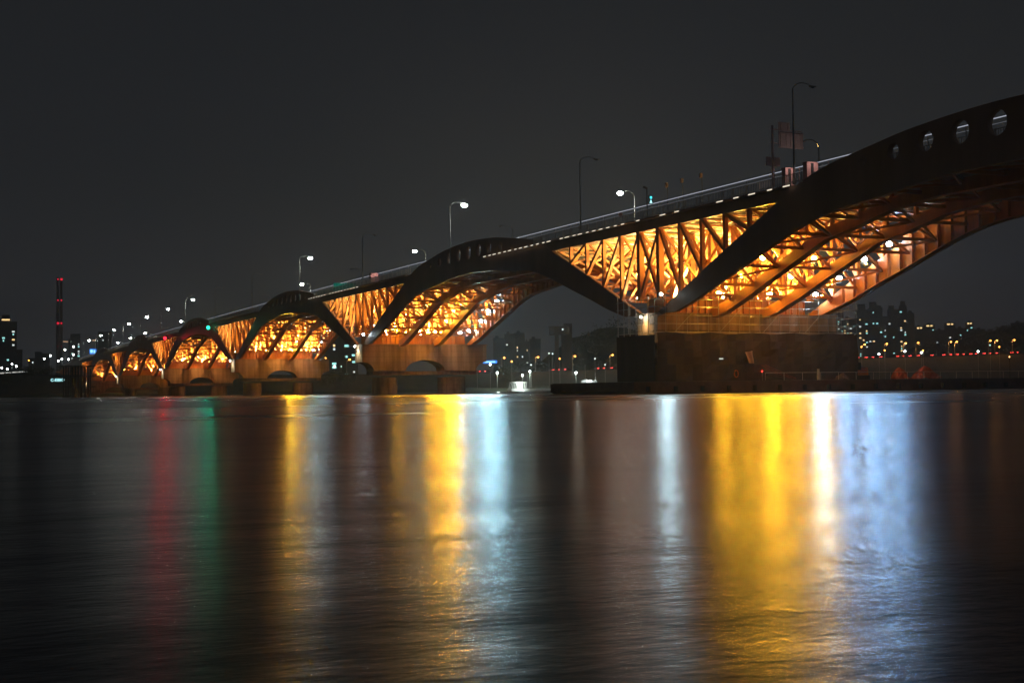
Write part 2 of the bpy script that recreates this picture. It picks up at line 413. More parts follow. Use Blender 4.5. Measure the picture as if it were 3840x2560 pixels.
    for sg in (-1, 1):
        for s in [2.45] + POSTS[:8]:
            y = yp+sg*s; zl = rib_pt(max(s,6)) if s > 3 else 12.6
            for xa, xb in zip(XR, XR[1:]):
                if zt - zl > 2.2:
                    tgt = cf if n in (0, 1, 2, 3) else CFR
                    tgt.beam((xa+.35, y, zl+.3), (xb-.35, y, zt), .3, .3); tgt.beam((xb-.35, y+.2, zl+.3), (xa+.35, y+.2, zt), .3, .3)
            if cf.v:
                cf.beam((XR[0]+.35, y+.1, zt-.1), (XR[3]-.35, y+.1, zt-.1), .5, .2)
                cf.warp(lift).build("cross_frame", MT["steel"], bridge); cf = MB()
        nodes = POSTS + [60]
        lz = lambda q: rib_pt(q)+.15+max(0, .5*(9-q))
        for s in nodes:
            lb.beam((XR[0]+.3, yp+sg*s, lz(s)), (XR[3]-.3, yp+sg*s, lz(s)), .3, .36)
        for i, (a, b) in enumerate(zip(nodes, nodes[1:])):
            for j, (xa, xb) in enumerate(zip(XR, XR[1:])):
                za, zb = lz(a)-.05, lz(b)-.05
                if (i+j) % 2: lb.beam((xa+.4, yp+sg*a, za), (xb-.4, yp+sg*b, zb), .24, .26)
                else: lb.beam((xb-.4, yp+sg*a, za), (xa+.4, yp+sg*b, zb), .24, .26)
        lb.warp(lift).build("lateral_bracing", MT["steel"], bridge); lb = MB()

tag(GRP.warp(lift).build("distant_trail_bar_post", MT["galv"], bridge), kind="stuff"); tag(INNER.warp(lift).build("inner_truss", MT["steel"], bridge), kind="stuff"); tag(CFR.warp(lift).build("distant_cross_frame", MT["steel"], bridge), kind="stuff")
# lit slots of the walkway edge
for a, b, st, p in ((148, 196, 2.0, .85), (262, 300, 2.2, .9), (112, 146, 3.2, .55)):
    y = a
    while y < b:
        if random.random() < p:
            L = random.uniform(.7, 1.35)
            MB().box(87.5, 87.548, y, y+L, 22.98+crest(y), 23.10+crest(y)).build("walkway_light", EM["dash"], bridge)
        y += st

# ------------------------------------------------------------------ floodlights on the ribs
C_W = (0.62, 0.90, 1.0); C_O = (1.0, 0.50, 0.018)
def flood_proto(colname, C, pw, spot, bulb=.3):
    t = thing("floodlight", "x", "floodlight", (0,0,-100))
    MB().box(-.34, .34, .02, .42, -.26, .26).box(-.42, -.36, .1, .3, -.5, .1).box(.36, .42, .1, .3, -.5, .1).box(-.42, .42, .1, .3, -.56, -.5).build("housing", MT["dark"], t)
    MB().ball((0, -.05, 0), bulb, 12, 8, (1, .45, .8)).build("lens", EM[colname], t)
    if pw: lamp(t, 'POINT', (0, -.5, .2), pw, C, .15)
    if spot: lamp(t, 'SPOT', (0, -1.1, -.1), spot, C, .7, (-.5, -.85, -.13), 75, .9)
    return t
protos = {}
def flood(key, loc, label, rz=0, group="floodlights on the bridge ribs"):
    colname, C, pw, spot, bulb = key
    k = (colname, pw, spot, bulb)
    loc = (loc[0], loc[1], loc[2]+crest(loc[1]))
    if k not in protos:
        t = flood_proto(colname, C, pw, spot, bulb); protos[k] = t; t.location = loc; t.rotation_euler.z = rz
        tag(t, label, None, group); return t
    return dup(protos[k], loc, rz, label, group)
UPK = (.28, 2.4, 3.6)
ORD = ["first", "second", "third", "fourth", "fifth", "sixth", "seventh"]
PN = ["nearest pier with scaffolding", "second nearest pier", "third nearest pier", "fourth nearest pier", "fifth nearest pier", "sixth nearest pier", "farthest pier"]
C_B = (.22, .55, 1.0)
O1 = ("orange", C_O, 420, 5400, .42); W1 = ("white", C_W, 60, 6500, .42); W2 = ("area", C_W, 0, 2200, .24); W5 = ("white", C_B, 50, 4300, .42)
O2 = ("orange", C_O, 420, 3000, .26); O3 = ("orange", C_O, 600, 11000, .42); W3 = ("white", (.42,.85,1), 60, 5600, .42); O4 = ("orange", C_O, 700, 40000, .45)
for n in range(0, 6):
    yp = Y0+SPAN*n
    if n == 0:
        items = [(XR[0]-1.8,5.4,12.7,W2,"near side panel")]
        items += [(XR[1]-.9,s+1.2,z,O1 if s != 9 else O2,"first inner rib") for s,z in ((4.0,13.0),(9,14.9),(13.6,16.8))]
        items += [(XR[2]-.9,s+1.2,z,O1,"second inner rib") for s,z in ((4.0,13.1),(8.6,15.1),(13.4,17.0))]
        items += [(XR[3]-1.2,s,z+.1,W1 if s < 6 else W5,"far side panel") for s,z in ((5,13.0),(10,14.9),(15,17.0),(19.7,18.5))]
    elif n == 1:
        items = [(XR[1]-.9,2.8,13.3,O2,"first inner rib")]
        items += [(XR[2]-.9,s+1,z,O3,"second inner rib") for s,z in ((-.2,13.2),(4.2,13.3),(10,15.1),(14.4,17.0))]
        items += [(XR[3]-1,s,z,W3,"far side panel") for s,z in ((0,13.1),(5.2,13.4),(11.6,15.2),(15.6,17.2),(20.2,19.0))]
        items += [(XR[0]-.9,4.2,12.5,("white", C_W, 0, 250, .2),"near side panel")]
    elif n == 2:
        items = [(XR[2]-.9,6,13.4,O4,"second inner rib"),(XR[2]+2.4,5,13.2,O2,"second inner rib"),(XR[2]-.9,15.5,17,O2,"second inner rib")]
        items += [(XR[3]-1.4,5,13,W3,"far side panel"),(XR[3]+1.2,5.2,13.2,W2,"far side panel"),(XR[3]-.8,12,15.3,W2,"far side panel"),(XR[3]-.6,20,18.3,W2,"far side panel")]
    elif n == 4: items = [(XR[2]+.6,6,13.6,O4,"second inner rib")]
    else: items = []
    ch = {}
    for (x,s,z,key,nm) in items:
        ch[nm] = ch.get(nm, 0)+1
        flood(key, (x, yp-s, z), f"{'white' if key[0]=='white' else 'yellow'} floodlight on the {nm} above the {PN[n]}, {ORD[ch[nm]-1]} one up")
    # uplights standing on the ribs, shining up into the trusses
    rows = ((-15,1),(-6,1),(0,1),(6,1),(15,1)) if n < 4 else ((-7,1.9),(0,1.6),(7,1.9))
    for q, k in rows:
        for i, xx in enumerate((XR[0]+1.6, XR[1], XR[2], XR[3]-.9)):
            if i == 0 and abs(q) not in (6, 7): continue
            zz = max(13.0, lerp(TOPS, abs(q))+.35) if i in (0, 3) else max(13.0, rib_pt(abs(q))+1.1)
            if i == 0: zz = 13.0
            pw = (380, 5200, 6000, 6000)[i]*k*(UPK[0] if q < -10 and n == 0 else UPK[1] if q < 0 else UPK[2])
            C = (1.0, .61, .13) if q < 1 else (1.0, .76, .30)
            where = "on the pier top" if q == 0 else ("on the right slope" if q < 0 else "on the left slope") + (", upper one" if abs(q) > 10 else "")
            t = thing("uplight", f"small uplight {where} of the {('near side panel','first inner rib','second inner rib','far side panel')[i]}, {PN[n]}".replace("nearest pier with scaffolding", "scaffolded pier"), "uplight", (xx, yp+q, zz+crest(yp+q)), 0, "uplights on the ribs")
            MB().box(-.28,.28,-.2,.2,-.3,-.06).build("housing", MT["dark"], t)
            MB().ball((0,0,0), .15, 8, 6, (1,1,.5)).build("lens", EM["orange" if q < 1 else "street"], t)
            lamp(t, 'SPOT', (0, 0, .12), pw, C, .2, (0, -.08 if q < 0 else .08, 1), 158, .25)
            if n > 0 and q in (-6, -7) and i in (1, 2): lamp(t, 'SPOT', (0, -.6, .1), (850 if n == 1 else 1900), (1, .47, .13), .2, (0, .35, -1), 150, .6)  # extra downward spot, added to brighten the pier wall below
    # lamp over the river end of the pier
    t = thing("wall_lamp", f"small lamp over the river end of the {PN[n]}", "lamp", (87.3, yp+.3, 10.2+crest(yp)), 0, "lamps over the pier ends")
    MB().box(-.2,.55,-.12,.12,.0,.12).build("bracket", MT["dark"], t)
    MB().ball((-.15,0,-.12), .14, 8, 6).build("lens", EM["street"], t)
    lamp(t, 'SPOT', (-.2, 0, -.3), 900 if n else 400, (1.0,.93,.62) if n else (1.0,.6,.15), .1, (.25,0,-1), 120, .7)

# ------------------------------------------------------------------ street lamps on the bridge
def street_proto(side, lit):
    t = thing("street_lamp", "x", "street lamp", (0,0,-100))
    MB().tube([(0,0,0),(0,0,1.2),(0,0,10.7)], [.16,.13,.07], 10).build("pole", MT["pole"], t, smooth=True)
    MB().tube([(0,0,10.6),(side*.35,0,11.1),(side*1.1,0,11.45),(side*1.9,0,11.45),(side*2.5,0,11.25)], [.06,.06,.05,.05,.04], 8).build("arm", MT["pole"], t, smooth=True)
    MB().box(min(side*2.4,side*3.2), max(side*2.4,side*3.2), -.15, .15, 11.08, 11.24).build("lamp_head", MT["pole"], t)
    if lit:
        MB().ball((side*2.85,0,10.95), .46, 12, 8, (1.15,.9,.65)).build("lens", EM["street"], t)
        lamp(t, 'POINT', (side*2.85,0,10.7), 240, (.93,1,.88), .15)
    else:
        MB().ball((side*2.85,0,11.06), .24, 10, 6, (1.1,.6,.25)).build("lens", MT["glass"], t)
    return t
SP = {}
def slamp(side, lit, y, label):
    x = 88.2 if side > 0 else 113.3; z = 23.2+crest(y)
    if (side,lit) not in SP:
        t = street_proto(side, lit); SP[(side,lit)] = t; t.location = (x,y,z); t["label"] = label; t["group"] = "street lamps along the bridge"; return
    dup(SP[(side,lit)], (x,y,z), 0, label, "street lamps along the bridge")
NO = ["first","second","third","fourth","fifth","sixth","seventh","eighth","ninth","tenth","eleventh","twelfth","thirteenth","fourteenth","fifteenth"]
for k in range(14):
    y = 112+49.55*k; lit = k in (2, 4) or k >= 7
    slamp(1, lit, y, f"{'lit' if lit else 'unlit'} curved-arm street lamp on the near edge of the bridge, {NO[k]} pole from the right")
for k in range(14):
    y = 138.4+49.5*k; lit = k in (1, 3, 5, 9, 11, 12, 13)
    slamp(-1, lit, y, f"{'lit' if lit else 'unlit'} street lamp on the far edge of the bridge, {NO[k]} pole from the right")

# ------------------------------------------------------------------ signs on the bridge
zb = 23.2+crest(115)
t = thing("road_sign", "unlit overhead road sign seen from behind, on a tall pole at the near bridge railing", "road sign", (88.6, 116.3, zb))
MB().tube([(0,0,0),(0,0,7.4)], [.19,.13], 10).build("pole", MT["signback"], t, smooth=True)
MB().tube([(-.3,0,7.0),(4.2,0,7.0)], .06, 6).tube([(-.3,0,5.4),(4.2,0,5.4)], .06, 6).build("crossarm", MT["signback"], t)
mb = MB().box(.75, 2.35, -.2, -.13, 6.85, 7.85).box(.75, 4.2, -.2, -.13, 4.9, 6.8)
for xx in (1.0, 1.8, 2.4, 3.1, 3.8): mb.box(xx-.05, xx+.05, -.28, -.203, 5.0, 6.7)
for xx in (1.05, 2.0): mb.box(xx-.05, xx+.05, -.28, -.203, 6.9, 7.8)
for zz in (5.1, 6.55): mb.box(.8, 4.15, -.36, -.283, zz-.05, zz+.05)
mb.build("sign_board", MT["signback"], t)
lamp(t, "SPOT", (2.4, -3.2, 3.6), 26, (1,.86,.82), .15, (0, 1, .75), 100, .7)  # added lamp without a fixture, lightens the back of the sign
MB().box(-.95,-.3,-.1,.05,2.75,3.75).build("small_board", MT["signback"], t); MB().box(.25,.95,-.1,.05,2.75,3.75).build("small_board", MT["signback"], t)
for k, (yy, w_, lab) in enumerate(((115.6, .75, "left of two pale pink pylon boxes standing behind the near railing, under the road sign"), (111.6, .95, "right of two pale pink pylon boxes standing behind the near railing, at the lamp pole"))):
    t = thing("pylon_box", lab, "roadside cabinet", (89.7, yy, 23.15+crest(yy)), 0, "pink pylon boxes")
    MB().box(-w_*.8, w_*.8, -.9, -.2, .15, 2.3).build("cabinet_body", MT["pink"], t)
    MB().box(-w_*.86, w_*.86, -.95, -.15, 2.303, 2.4).box(-w_*.86, w_*.86, -.95, -.15, .0, .147).build("cabinet_trim", MT["pink"], t)
    MB().box(-.22, .12, -.96, -.903, .2, 2.28).build("dark_slot", MT["dark"], t)
    lamp(t, 'SPOT', (0, -2.4, 2.6), 60, (1,.75,.7), .1, (0, 1.6, -1.0), 80, .6)
t = thing("pylon_box", "single pink box behind the railing between the second and third nearest piers", "roadside cabinet", (89.9, 258.5, 23.15+crest(258)), 0, "pink pylon boxes")
MB().box(-.9, .9, -.9, -.2, .1, 2.6).build("cabinet_body", MT["pink"], t)
MB().box(-1.0, -.903, -.9, -.2, .1, 2.6).build("dark_slot", MT["dark"], t)
lamp(t, 'SPOT', (0, -2.6, 2.6), 90, (1,.7,.65), .1, (0, 1.7, -1.0), 80, .6)
t = thing("signal_light", "cyan lit signal with two stacked symbols on a dark pole above the railing", "signal", (88.9, 143.6, 23.2+crest(143)), 0)
MB().tube([(-.35,0,-.1),(-.35,0,4.2)], .08, 8).beam((-.35,0,4.1),(-.9,0,4.3),.25,.2).build("pole", MT["dark"], t)
MB().box(-.05,.5,-.05,.12,2.05,3.2).build("housing", MT["dark"], t)
MB().ball((.22,-.09,2.9),.19,10,6,(1,.3,1)).build("upper_symbol", EM["cyan"], t)
mb = MB(); mb.poly_y([(.02,2.15),(.42,2.15),(.22,2.65)], -.1, -.053); mb.build("lower_symbol", EM["cyan2"], t)
t = thing("round_sign", "small round sign on a short arm low on the far lamp pole beside the railing", "road sign", (88.9, 149.0, 23.2+crest(149)), 0)
MB().tube([(0,0,0),(0,0,1.2)], .05, 6).tube([(0,0,1.1),(-1.1,0,1.2)], .035, 6).build("pole", MT["galv"], t)
MB().tube([(-1.3,-.05,1.2),(-1.3,.0,1.2)], .3, 16).build("sign_face", MT["pink"], t)
g0 = 23.2+crest(282)
t = thing("green_sign", "dim green road sign beside the guard rail near the third pier", "road sign", (91.5, 284, g0), 0)
MB().tube([(0,0,0),(0,0,2.6)], .08, 8).build("pole", MT["galv"], t)
MB().box(-2.6, 2.6, -.06, .06, .6, 2.5).build("sign_face", MT["signg"], t)
for nm, x, y, z, mm, C, lab in (("red_beacon", 88.2, 490, 21.9, "red", (1,.0,.02), "bright red navigation light on the bridge side above the fourth pier"), ("green_beacon", 88.2, 412, 22.0, "green", (0,1,.5), "bright green navigation light on the bridge side left of the third arch")):
    t = thing(nm, lab, "navigation light", (x-.5, y, z))
    MB().box(-1.05,.3,-.4,.15,-.3,-.15).build("bracket", MT["dark"], t)
    MB().ball((-1.2,-.3,.2), .62, 12, 8).build("lens", EM[mm], t, smooth=True)
    lamp(t, 'SPOT', (-1.6,-1.6,.2), 5500 if mm == 'red' else 1900, C, .3, (-.2,-1,-.06), 34, .5)

# ------------------------------------------------------------------ scaffolded nearest pier and barge
sc = thing("scaffolding", "steel tube scaffolding with dark netting wrapped round the nearest pier", "scaffolding", (0,0,0))
st = MB(); ld = MB(); xa, xb, ya, yb = 86.2, 119.2, 138.4, 147.8
x = xa
while x <= xb+.01:
    zt_ = 13.2 + random.uniform(-.5,.8) if random.random() < .7 else 11.0
    st.tube([(x, ya, 6.5), (x, ya, zt_)], .035, 6); st.tube([(x, yb, 2), (x, yb, zt_)], .045, 6); x += 1.65
y = ya+1.6
while y < yb:
    st.tube([(xa, y, 2), (xa, y, 12.6)], .045, 6); st.tube([(xb, y, 2), (xb, y, 12)], .045, 6); y += 1.55
for z in (7.9, 9.0, 10.1, 11.2, 12.2):
    ld.tube([(xa-.4, ya-.06, z), (xb+.3, ya-.06, z)], .04, 6); ld.tube([(xa-.06, ya-.3, z), (xa-.06, yb+.3, z)], .04, 6); ld.tube([(xb+.06, ya, z), (xb+.06, yb, z)], .04, 6)
for k in range(4): ld.tube([(xa+3+7*k, ya-.1, 8), (xa+6.5+7*k, ya-.1, 11.2)], .035, 6)
st.build("standards", MT["galv"], sc); ld.build("ledgers", MT["galv"], sc)
nt = MB(); nx = 24; nz = 6
def net_pt(i, j):
    x = xa+.1+(xb-xa-.2)*i/nx; z = 1.6+(7.8-1.6)*j/nz
    return (x, ya+.12+.14*math.sin(i*1.9+j)+.05*math.sin(i*5.1), z+(.12*math.sin(i*1.3) if j == nz else 0))
for j in range(nz+1):
    for i in range(nx+1): nt.v.append(net_pt(i, j))
for j in range(nz):
    for i in range(nx): a = j*(nx+1)+i; nt.f.append((a, a+1, a+nx+2, a+nx+1))
nt.warp(lambda p: (p[0], p[1]-.42, p[2])).build("front_net", MT["net"], sc)
MB().box(xa-.24, xa-.2, ya-.2, yb, 1.6, 7.6).build("side_net", MT["net"], sc); MB().box(xb-.14, xb-.1, ya+.3, yb, 1.6, 8.0).build("side_net", MT["net"], sc)
MB().box(xa+.1, xb-.1, yb-.1, yb-.06, 1.6, 8.0).build("back_net", MT["net"], sc)
mb = MB()
for k in range(11): mb.box(xa+3*k+.05, xa+3*k+2.95, ya+.2, ya+1.0, 8.1, 8.16)
mb.build("plank_deck", MT["bdeck"], sc)

bg = thing("barge", "long low dark work barge moored round the nearest pier", "barge", (0,0,0))
mb = MB(); B0, B1, BY0, BY1 = 80, 172, 133.5, 156
prof = [(0,-.6),(1.5,-.6),(B1-B0-1.5,-.6),(B1-B0,-.0),(B1-B0,1.45),(0,1.45)]
MB().poly_y([(B0+a, b) for a, b in [(1.8,-.6),(B1-B0-1.8,-.6),(B1-B0,.3),(B1-B0,1.4),(0,1.4),(0,.3)]], BY0, BY1).build("hull", MT["hull"], bg)
MB().box(B0+.2, B1-.2, BY0+.2, BY1-.2, 1.403, 1.5).build("deck", MT["bdeck"], bg)
mb = MB()
for x in range(B0, B1, 4): MB().tube([(x+2, BY0-.12, .9), (x+2, BY0-.12, .2)], .28, 10).build("fender", MT["rubber"], bg)
mb = MB()
for x in range(B0+20, B1-10, 3): mb.tube([(x, BY0+.3, 1.5),(x, BY0+.3, 2.5)], .03, 5)
mb.tube([(B0+20, BY0+.3, 2.5),(B1-11, BY0+.3, 2.5)], .025, 5)
mb.build("hand_rail", MT["rail"], bg)
def bx(ud, Y=134.6): return at(ud, 870, Y).x
def on_barge(name, lab, cat, ud, Y=135.5, group=None): return thing(name, lab, cat, (bx(ud, Y), Y, 1.5), 0, group)
t = on_barge("life_ring", "orange life ring hanging on the front netting above the barge deck", "life ring", 1690, 138.2)
mb = MB(); R = .38
pts = [(R*math.cos(2*math.pi*k/20)*.8, -.1, .95+R*math.sin(2*math.pi*k/20)*1.2) for k in range(21)]
mb.tube(pts, .09, 8, False); mb.build("ring", MT["ring"], t, smooth=True)
t = on_barge("tarpaulin", "small pale brown torn tarpaulin hanging on the netting of the nearest pier", "tarpaulin", 1722, 138.1)
mb = MB(); n_ = 8
for j in range(n_+1):
    for i in range(n_+1):
        a, b = i/n_, j/n_; wdt = 1.45*(1-.45*(1-b)) if True else 1
        mb.v.append((-.75+.6*(1-b)+wdt*a, -.12-.08*math.sin(a*9+b*3), 2.3+1.75*b-.25*(1-a)*b))
for j in range(n_):
    for i in range(n_): k = j*(n_+1)+i; mb.f.append((k,k+1,k+n_+2,k+n_+1))
mb.build("cloth", MT["signback"], t, smooth=True)
t = on_barge("red_marker_lamp", "small red marker lamp above the barge deck under the nearest pier", "lamp", 1751, 137.6)
MB().tube([(0,0,0),(0,0,1.1)], .04, 6).build("post", MT["galv"], t); MB().ball((0,0,1.25), .09, 8, 6).build("lens", em("red_marker_glass", (1,.02,.02), 12), t)
t = on_barge("work_light", "tiny white work light on the netting of the nearest pier, left of the tarpaulin", "lamp", 1656, 138.1)
MB().box(-.3,.3,-.2,-.05,2.9,3.0).build("lens", EM["wwh"], t)
t = on_barge("gangway", "slanting metal gangway with handrails leaning down to the barge deck", "gangway", 1790, 136.5)
MB().beam((-2.2,0,.75),(2.2,0,.12),.9,.08).build("ramp", MT["hull"], t)
mb = MB()
for zz in (.5, .95): mb.beam((-2.6,-.45,1.1+zz),(2.4,-.45,.1+zz*.2),.03,.03); mb.beam((-2.6,.45,1.1+zz),(2.4,.45,.1+zz*.2),.03,.03)
mb.build("handrail", MT["tarp"], t)
def heap(name, lab, ud, w_, h_, material, Y=139):
    mb = MB(); nu, nv = 26, 12; rr = random.Random(ud)
    ph = [rr.uniform(0,6) for _ in range(6)]
    for j in range(nv+1):
        for i in range(nu):
            a = 2*math.pi*i/nu; q = j/nv
            rad = (1-q)**.7; nz_ = .16*math.sin(3*a+ph[0])+.12*math.sin(5*a+ph[1]+4*q)+rr.uniform(-.09,.09)
            mb.v.append((w_/2*rad*math.cos(a)*(1+nz_), 1.7*rad*math.sin(a)*(1+nz_), h_*(q+.12*math.sin(4*a+ph[2]+q*5)*(1-q))))
    for j in range(nv):
        for i in range(nu): i2=(i+1)%nu; mb.f.append((j*nu+i, j*nu+i2, (j+1)*nu+i2, (j+1)*nu+i))
    t = tag(mb.build(name, material, None, (bx(ud, Y), Y, 1.5)), lab, "heap"); return t
heap("covered_heap", "large red covered heap of material on the barge, rightmost of the heaps", 2125, 4.6, 1.9, MT["tarp"])
heap("rubble_heap", "small red heap standing between the digger and the large covered heap", 2065, 2.2, 1.7, MT["tarp"])
heap("rubble_heap", "low reddish heap beside the digger on the barge", 1925, 3.2, 1.5, MT["hull"])
t = on_barge("digger", "small red digger with folded arm parked on the barge right of the nearest pier", "digger", 1965, 140)
MB().box(-1.2,1.2,-1.6,-1.0,0,.6).box(-1.2,1.2,1.0,1.6,0,.6).build("track", MT["rubber"], t)
MB().box(-1.1,1.3,-1.2,1.2,.62,1.35).box(.2,1.3,-1.1,1.1,1.353,1.7).build("body", MT["ring"], t)
MB().box(-.9,.1,-1.1,-.1,1.353,2.4).build("cab", MT["glass"], t)
MB().beam((-.9,.4,1.3),(-2.9,.4,2.5),.3,.35).beam((-2.9,.4,2.5),(-3.9,.4,1.2),.25,.3).build("arm", MT["ring"], t)
MB().box(-4.3,-3.6,0,.8,.5,1.15).build("bucket", MT["dark"], t)
t = on_barge("bollard_post", "short dark mooring post on the barge at the foot of the nearest pier", "post", 1880, 136)
MB().tube([(0,0,0),(0,0,1.5)], [.2,.16], 10).build("post", MT["rail"], t)
t = on_barge("boat_lamp", "small lamp on a mast at the right end of the barge", "lamp", 2320, 150)
MB().tube([(0,0,0),(0,0,3.4)], [.07,.05], 8).build("mast", MT["dark"], t); MB().ball((0,0,3.5), .1, 8, 6).build("lens", em("mast_lamp_glass", (1,.5,.15), 6), t)

# ------------------------------------------------------------------ water and land
wm = bpy.data.materials.new("river_water"); wm.use_nodes = True
n = wm.node_tree.nodes; l = wm.node_tree.links; b = n["Principled BSDF"]
b.inputs["Base Color"].default_value = (0.020, 0.019, 0.017, 1); b.inputs["Roughness"].default_value = 0.27; b.inputs["IOR"].default_value = 1.333; b.inputs["Specular IOR Level"].default_value = 0.22
t_ = n.new("ShaderNodeTexCoord")
def nz(scale, sx, sy, det):
    mp = n.new("ShaderNodeMapping"); mp.inputs["Rotation"].default_value = (0,0,TH); mp.inputs["Scale"].default_value = (sx, sy, 1)
    x = n.new("ShaderNodeTexNoise"); x.inputs["Scale"].default_value = scale; x.inputs["Detail"].default_value = det
    l.new(t_.outputs["Object"], mp.inputs[0]); l.new(mp.outputs[0], x.inputs[0]); return x
n1 = nz(20.0, .55, 1, 5); n2 = nz(3.4, .6, 1, 6); n3 = nz(.035, .25, 1, 3)
b1 = n.new("ShaderNodeBump"); b1.inputs["Strength"].default_value = .16; b1.inputs["Distance"].default_value = .012; l.new(n1.outputs["Fac"], b1.inputs["Height"])
b2 = n.new("ShaderNodeBump"); b2.inputs["Strength"].default_value = .022; b2.inputs["Distance"].default_value = .016; l.new(n2.outputs["Fac"], b2.inputs["Height"]); l.new(b1.outputs[0], b2.inputs["Normal"])
n4 = nz(.33, .6, 1, 6); b3 = n.new("ShaderNodeBump"); b3.inputs["Strength"].default_value = .26; b3.inputs["Distance"].default_value = .22; l.new(n4.outputs["Fac"], b3.inputs["Height"]); l.new(b2.outputs[0], b3.inputs["Normal"])
l.new(b3.outputs[0], b.inputs["Normal"])
rr_ = n.new("ShaderNodeMapRange"); rr_.inputs["From Min"].default_value = .35; rr_.inputs["From Max"].default_value = .65; rr_.inputs["To Min"].default_value = .25; rr_.inputs["To Max"].default_value = .295
l.new(n3.outputs["Fac"], rr_.inputs["Value"]); l.new(rr_.outputs[0], b.inputs["Roughness"])
mb = MB(); mb.v = [(-3000,-400,0),(4000,-400,0),(4000,1400,0),(-3000,1400,0)]; mb.f = [(0,1,2,3)]
tag(mb.build("water", wm), "dark river water with long blurred reflections of the lamps", "water", kind="structure")

PATH = [(-1500,1100,16),(-300,900,15),(60,810,13.5),(250,725,11),(380,700,12.2),(520,625,17),(650,600,20),(760,600,23),(1100,600,27),(3000,600,30)]
def path_pts():
    out = []
    for i in range(len(PATH)-1):
        p0, p1, p2, p3 = PATH[max(i-1,0)], PATH[i], PATH[i+1], PATH[min(i+2,len(PATH)-1)]
        for k in range(8):
            t = k/8; out.append(tuple(p1[j]+(p2[j]-p1[j])*t for j in range(3)))
    out.append(PATH[-1]); return out
PP = path_pts()
# smooth the path
for _ in range(6): PP = [PP[0]] + [tuple((PP[i-1][j]+2*PP[i][j]+PP[i+1][j])/4 for j in range(3)) for i in range(1,len(PP)-1)] + [PP[-1]]
def roadz(x):
    for p, q in zip(PP, PP[1:]):
        if p[0] <= x <= q[0]:
            t = (x-p[0])/(q[0]-p[0]); return p[1]+(q[1]-p[1])*t, p[2]+(q[2]-p[2])*t
    return PP[-1][1], PP[-1][2]
def ribbon(name, offs, m, zadd=0):
    mb = MB()
    for i, p in enumerate(PP):
        for o, zf in offs: mb.v.append((p[0], p[1]+o, zf(p[2])+zadd))
    k = len(offs)
    for i in range(len(PP)-1):
        for j in range(k-1): a = i*k+j; mb.f.append((a, a+k, a+k+1, a+1))
    return mb.build(name, m, smooth=False)
tag(ribbon("riverbank", [(-75,lambda z:-2),(-66,lambda z:.9),(-50,lambda z:1.6),(-22,lambda z:2.2)], MT["bank"]), "dark low bank along the far side of the river", "riverbank", kind="structure")
tag(ribbon("embankment", [(-21.99,lambda z:2.2),(-8,lambda z:z-.4)], MT["slope"]), "sloping embankment below the riverside road", "embankment", kind="structure")
tag(ribbon("road", [(-7.99,lambda z:z-.4),(-7.9,lambda z:z),(9,lambda z:z),(9.1,lambda z:z-.4)], MT["asph"]), "riverside road along the top of the embankment", "road", kind="structure")
tag(ribbon("ground", [(9.11,lambda z:z-.4),(30,lambda z:z-4),(900,lambda z:z-5),(9000,lambda z:z-10)], MT["bank"]), "dark city ground behind the riverside road", "ground", kind="structure")

# ------------------------------------------------------------------ buildings
WIN = {}
def win_mesh(k, w_, h_):
    key = (k, w_, h_)
    if key not in WIN:
        m = MB().box(-w_/2, w_/2, -.08, .0, -h_/2, h_/2).mesh("window"); m.materials.append(EM[k]); WIN[key] = m
    return WIN[key]
def building(x0, x1, top, Y, lab, lit=.1, wm_="wall1", steps=(), cols=None, palette=("wcy","wcy","wwh","wye"), name="apartment_building", group="apartment blocks across the river", base=None, maxw=60, winw=2.6, winh=1.7, roofbits=True, depth=18, crown=None):
    a = at(x0, top, Y); c = at(x1, top, Y); mid = (a+c)/2; rz = -math.atan2(mid.x, mid.y)
    wd = (c-a).length*math.cos(TH+rz) if False else abs((c-a).x)*math.cos(-rz) ; wd = max(4, (c-a).x*math.cos(rz)*1.0)
    # width seen perpendicular to the line of sight
    Zc = mid.dot(Vector((fw.x, fw.y, 0))); wd = (x1-x0)/2.296875*Zc/FPX
    g = roadz(mid.x)[1]-5; H = mid.z - g; rr = random.Random(int(x0*7+top))
    t = thing(name, lab, "building", (mid.x, mid.y, g), rz, group)
    MB().box(-wd/2, wd/2, 0, depth, -6, H).build("wall", MT[wm_], t)
    mb = MB().box(-wd/2-.3, wd/2+.3, -.3, depth+.3, H+.003, H+.8)
    for fx, fwid, fh in steps: mb.box(-wd/2+wd*fx, -wd/2+wd*(fx+fwid), 3, depth-3, H+.803, H+fh)
    mb.build("roof", MT[wm_], t)
    fl = int((H-4)/3.0); bays = max(1, int(wd/3.9)); cells = []
    colw = [rr.random()**1.5*2 for _ in range(bays)]
    for i in range(bays):
        for j in range(1, fl):
            if rr.random() < lit*colw[i]: cells.append((i, j))
    rr.shuffle(cells)
    for i, j in cells[:maxw]:
        o = link("window", win_mesh(rr.choice(palette), round(winw*rr.choice((.5,.8,1)),2), winh), t)
        o.location = (-wd/2+(i+.5)*wd/bays, -.02, 2.5+j*3.0)
    if crown:
        for cx0, cx1, k in crown:
            o = MB().box(-wd/2+wd*cx0, -wd/2+wd*cx1, -.45, -.32, H-1.4, H+.2).build("roof_light", EM[k], t)
    return t
def c4(x): return (2880+x/2.45)/1.6327
def v4(y): return (900+y/2.45)/1.6327
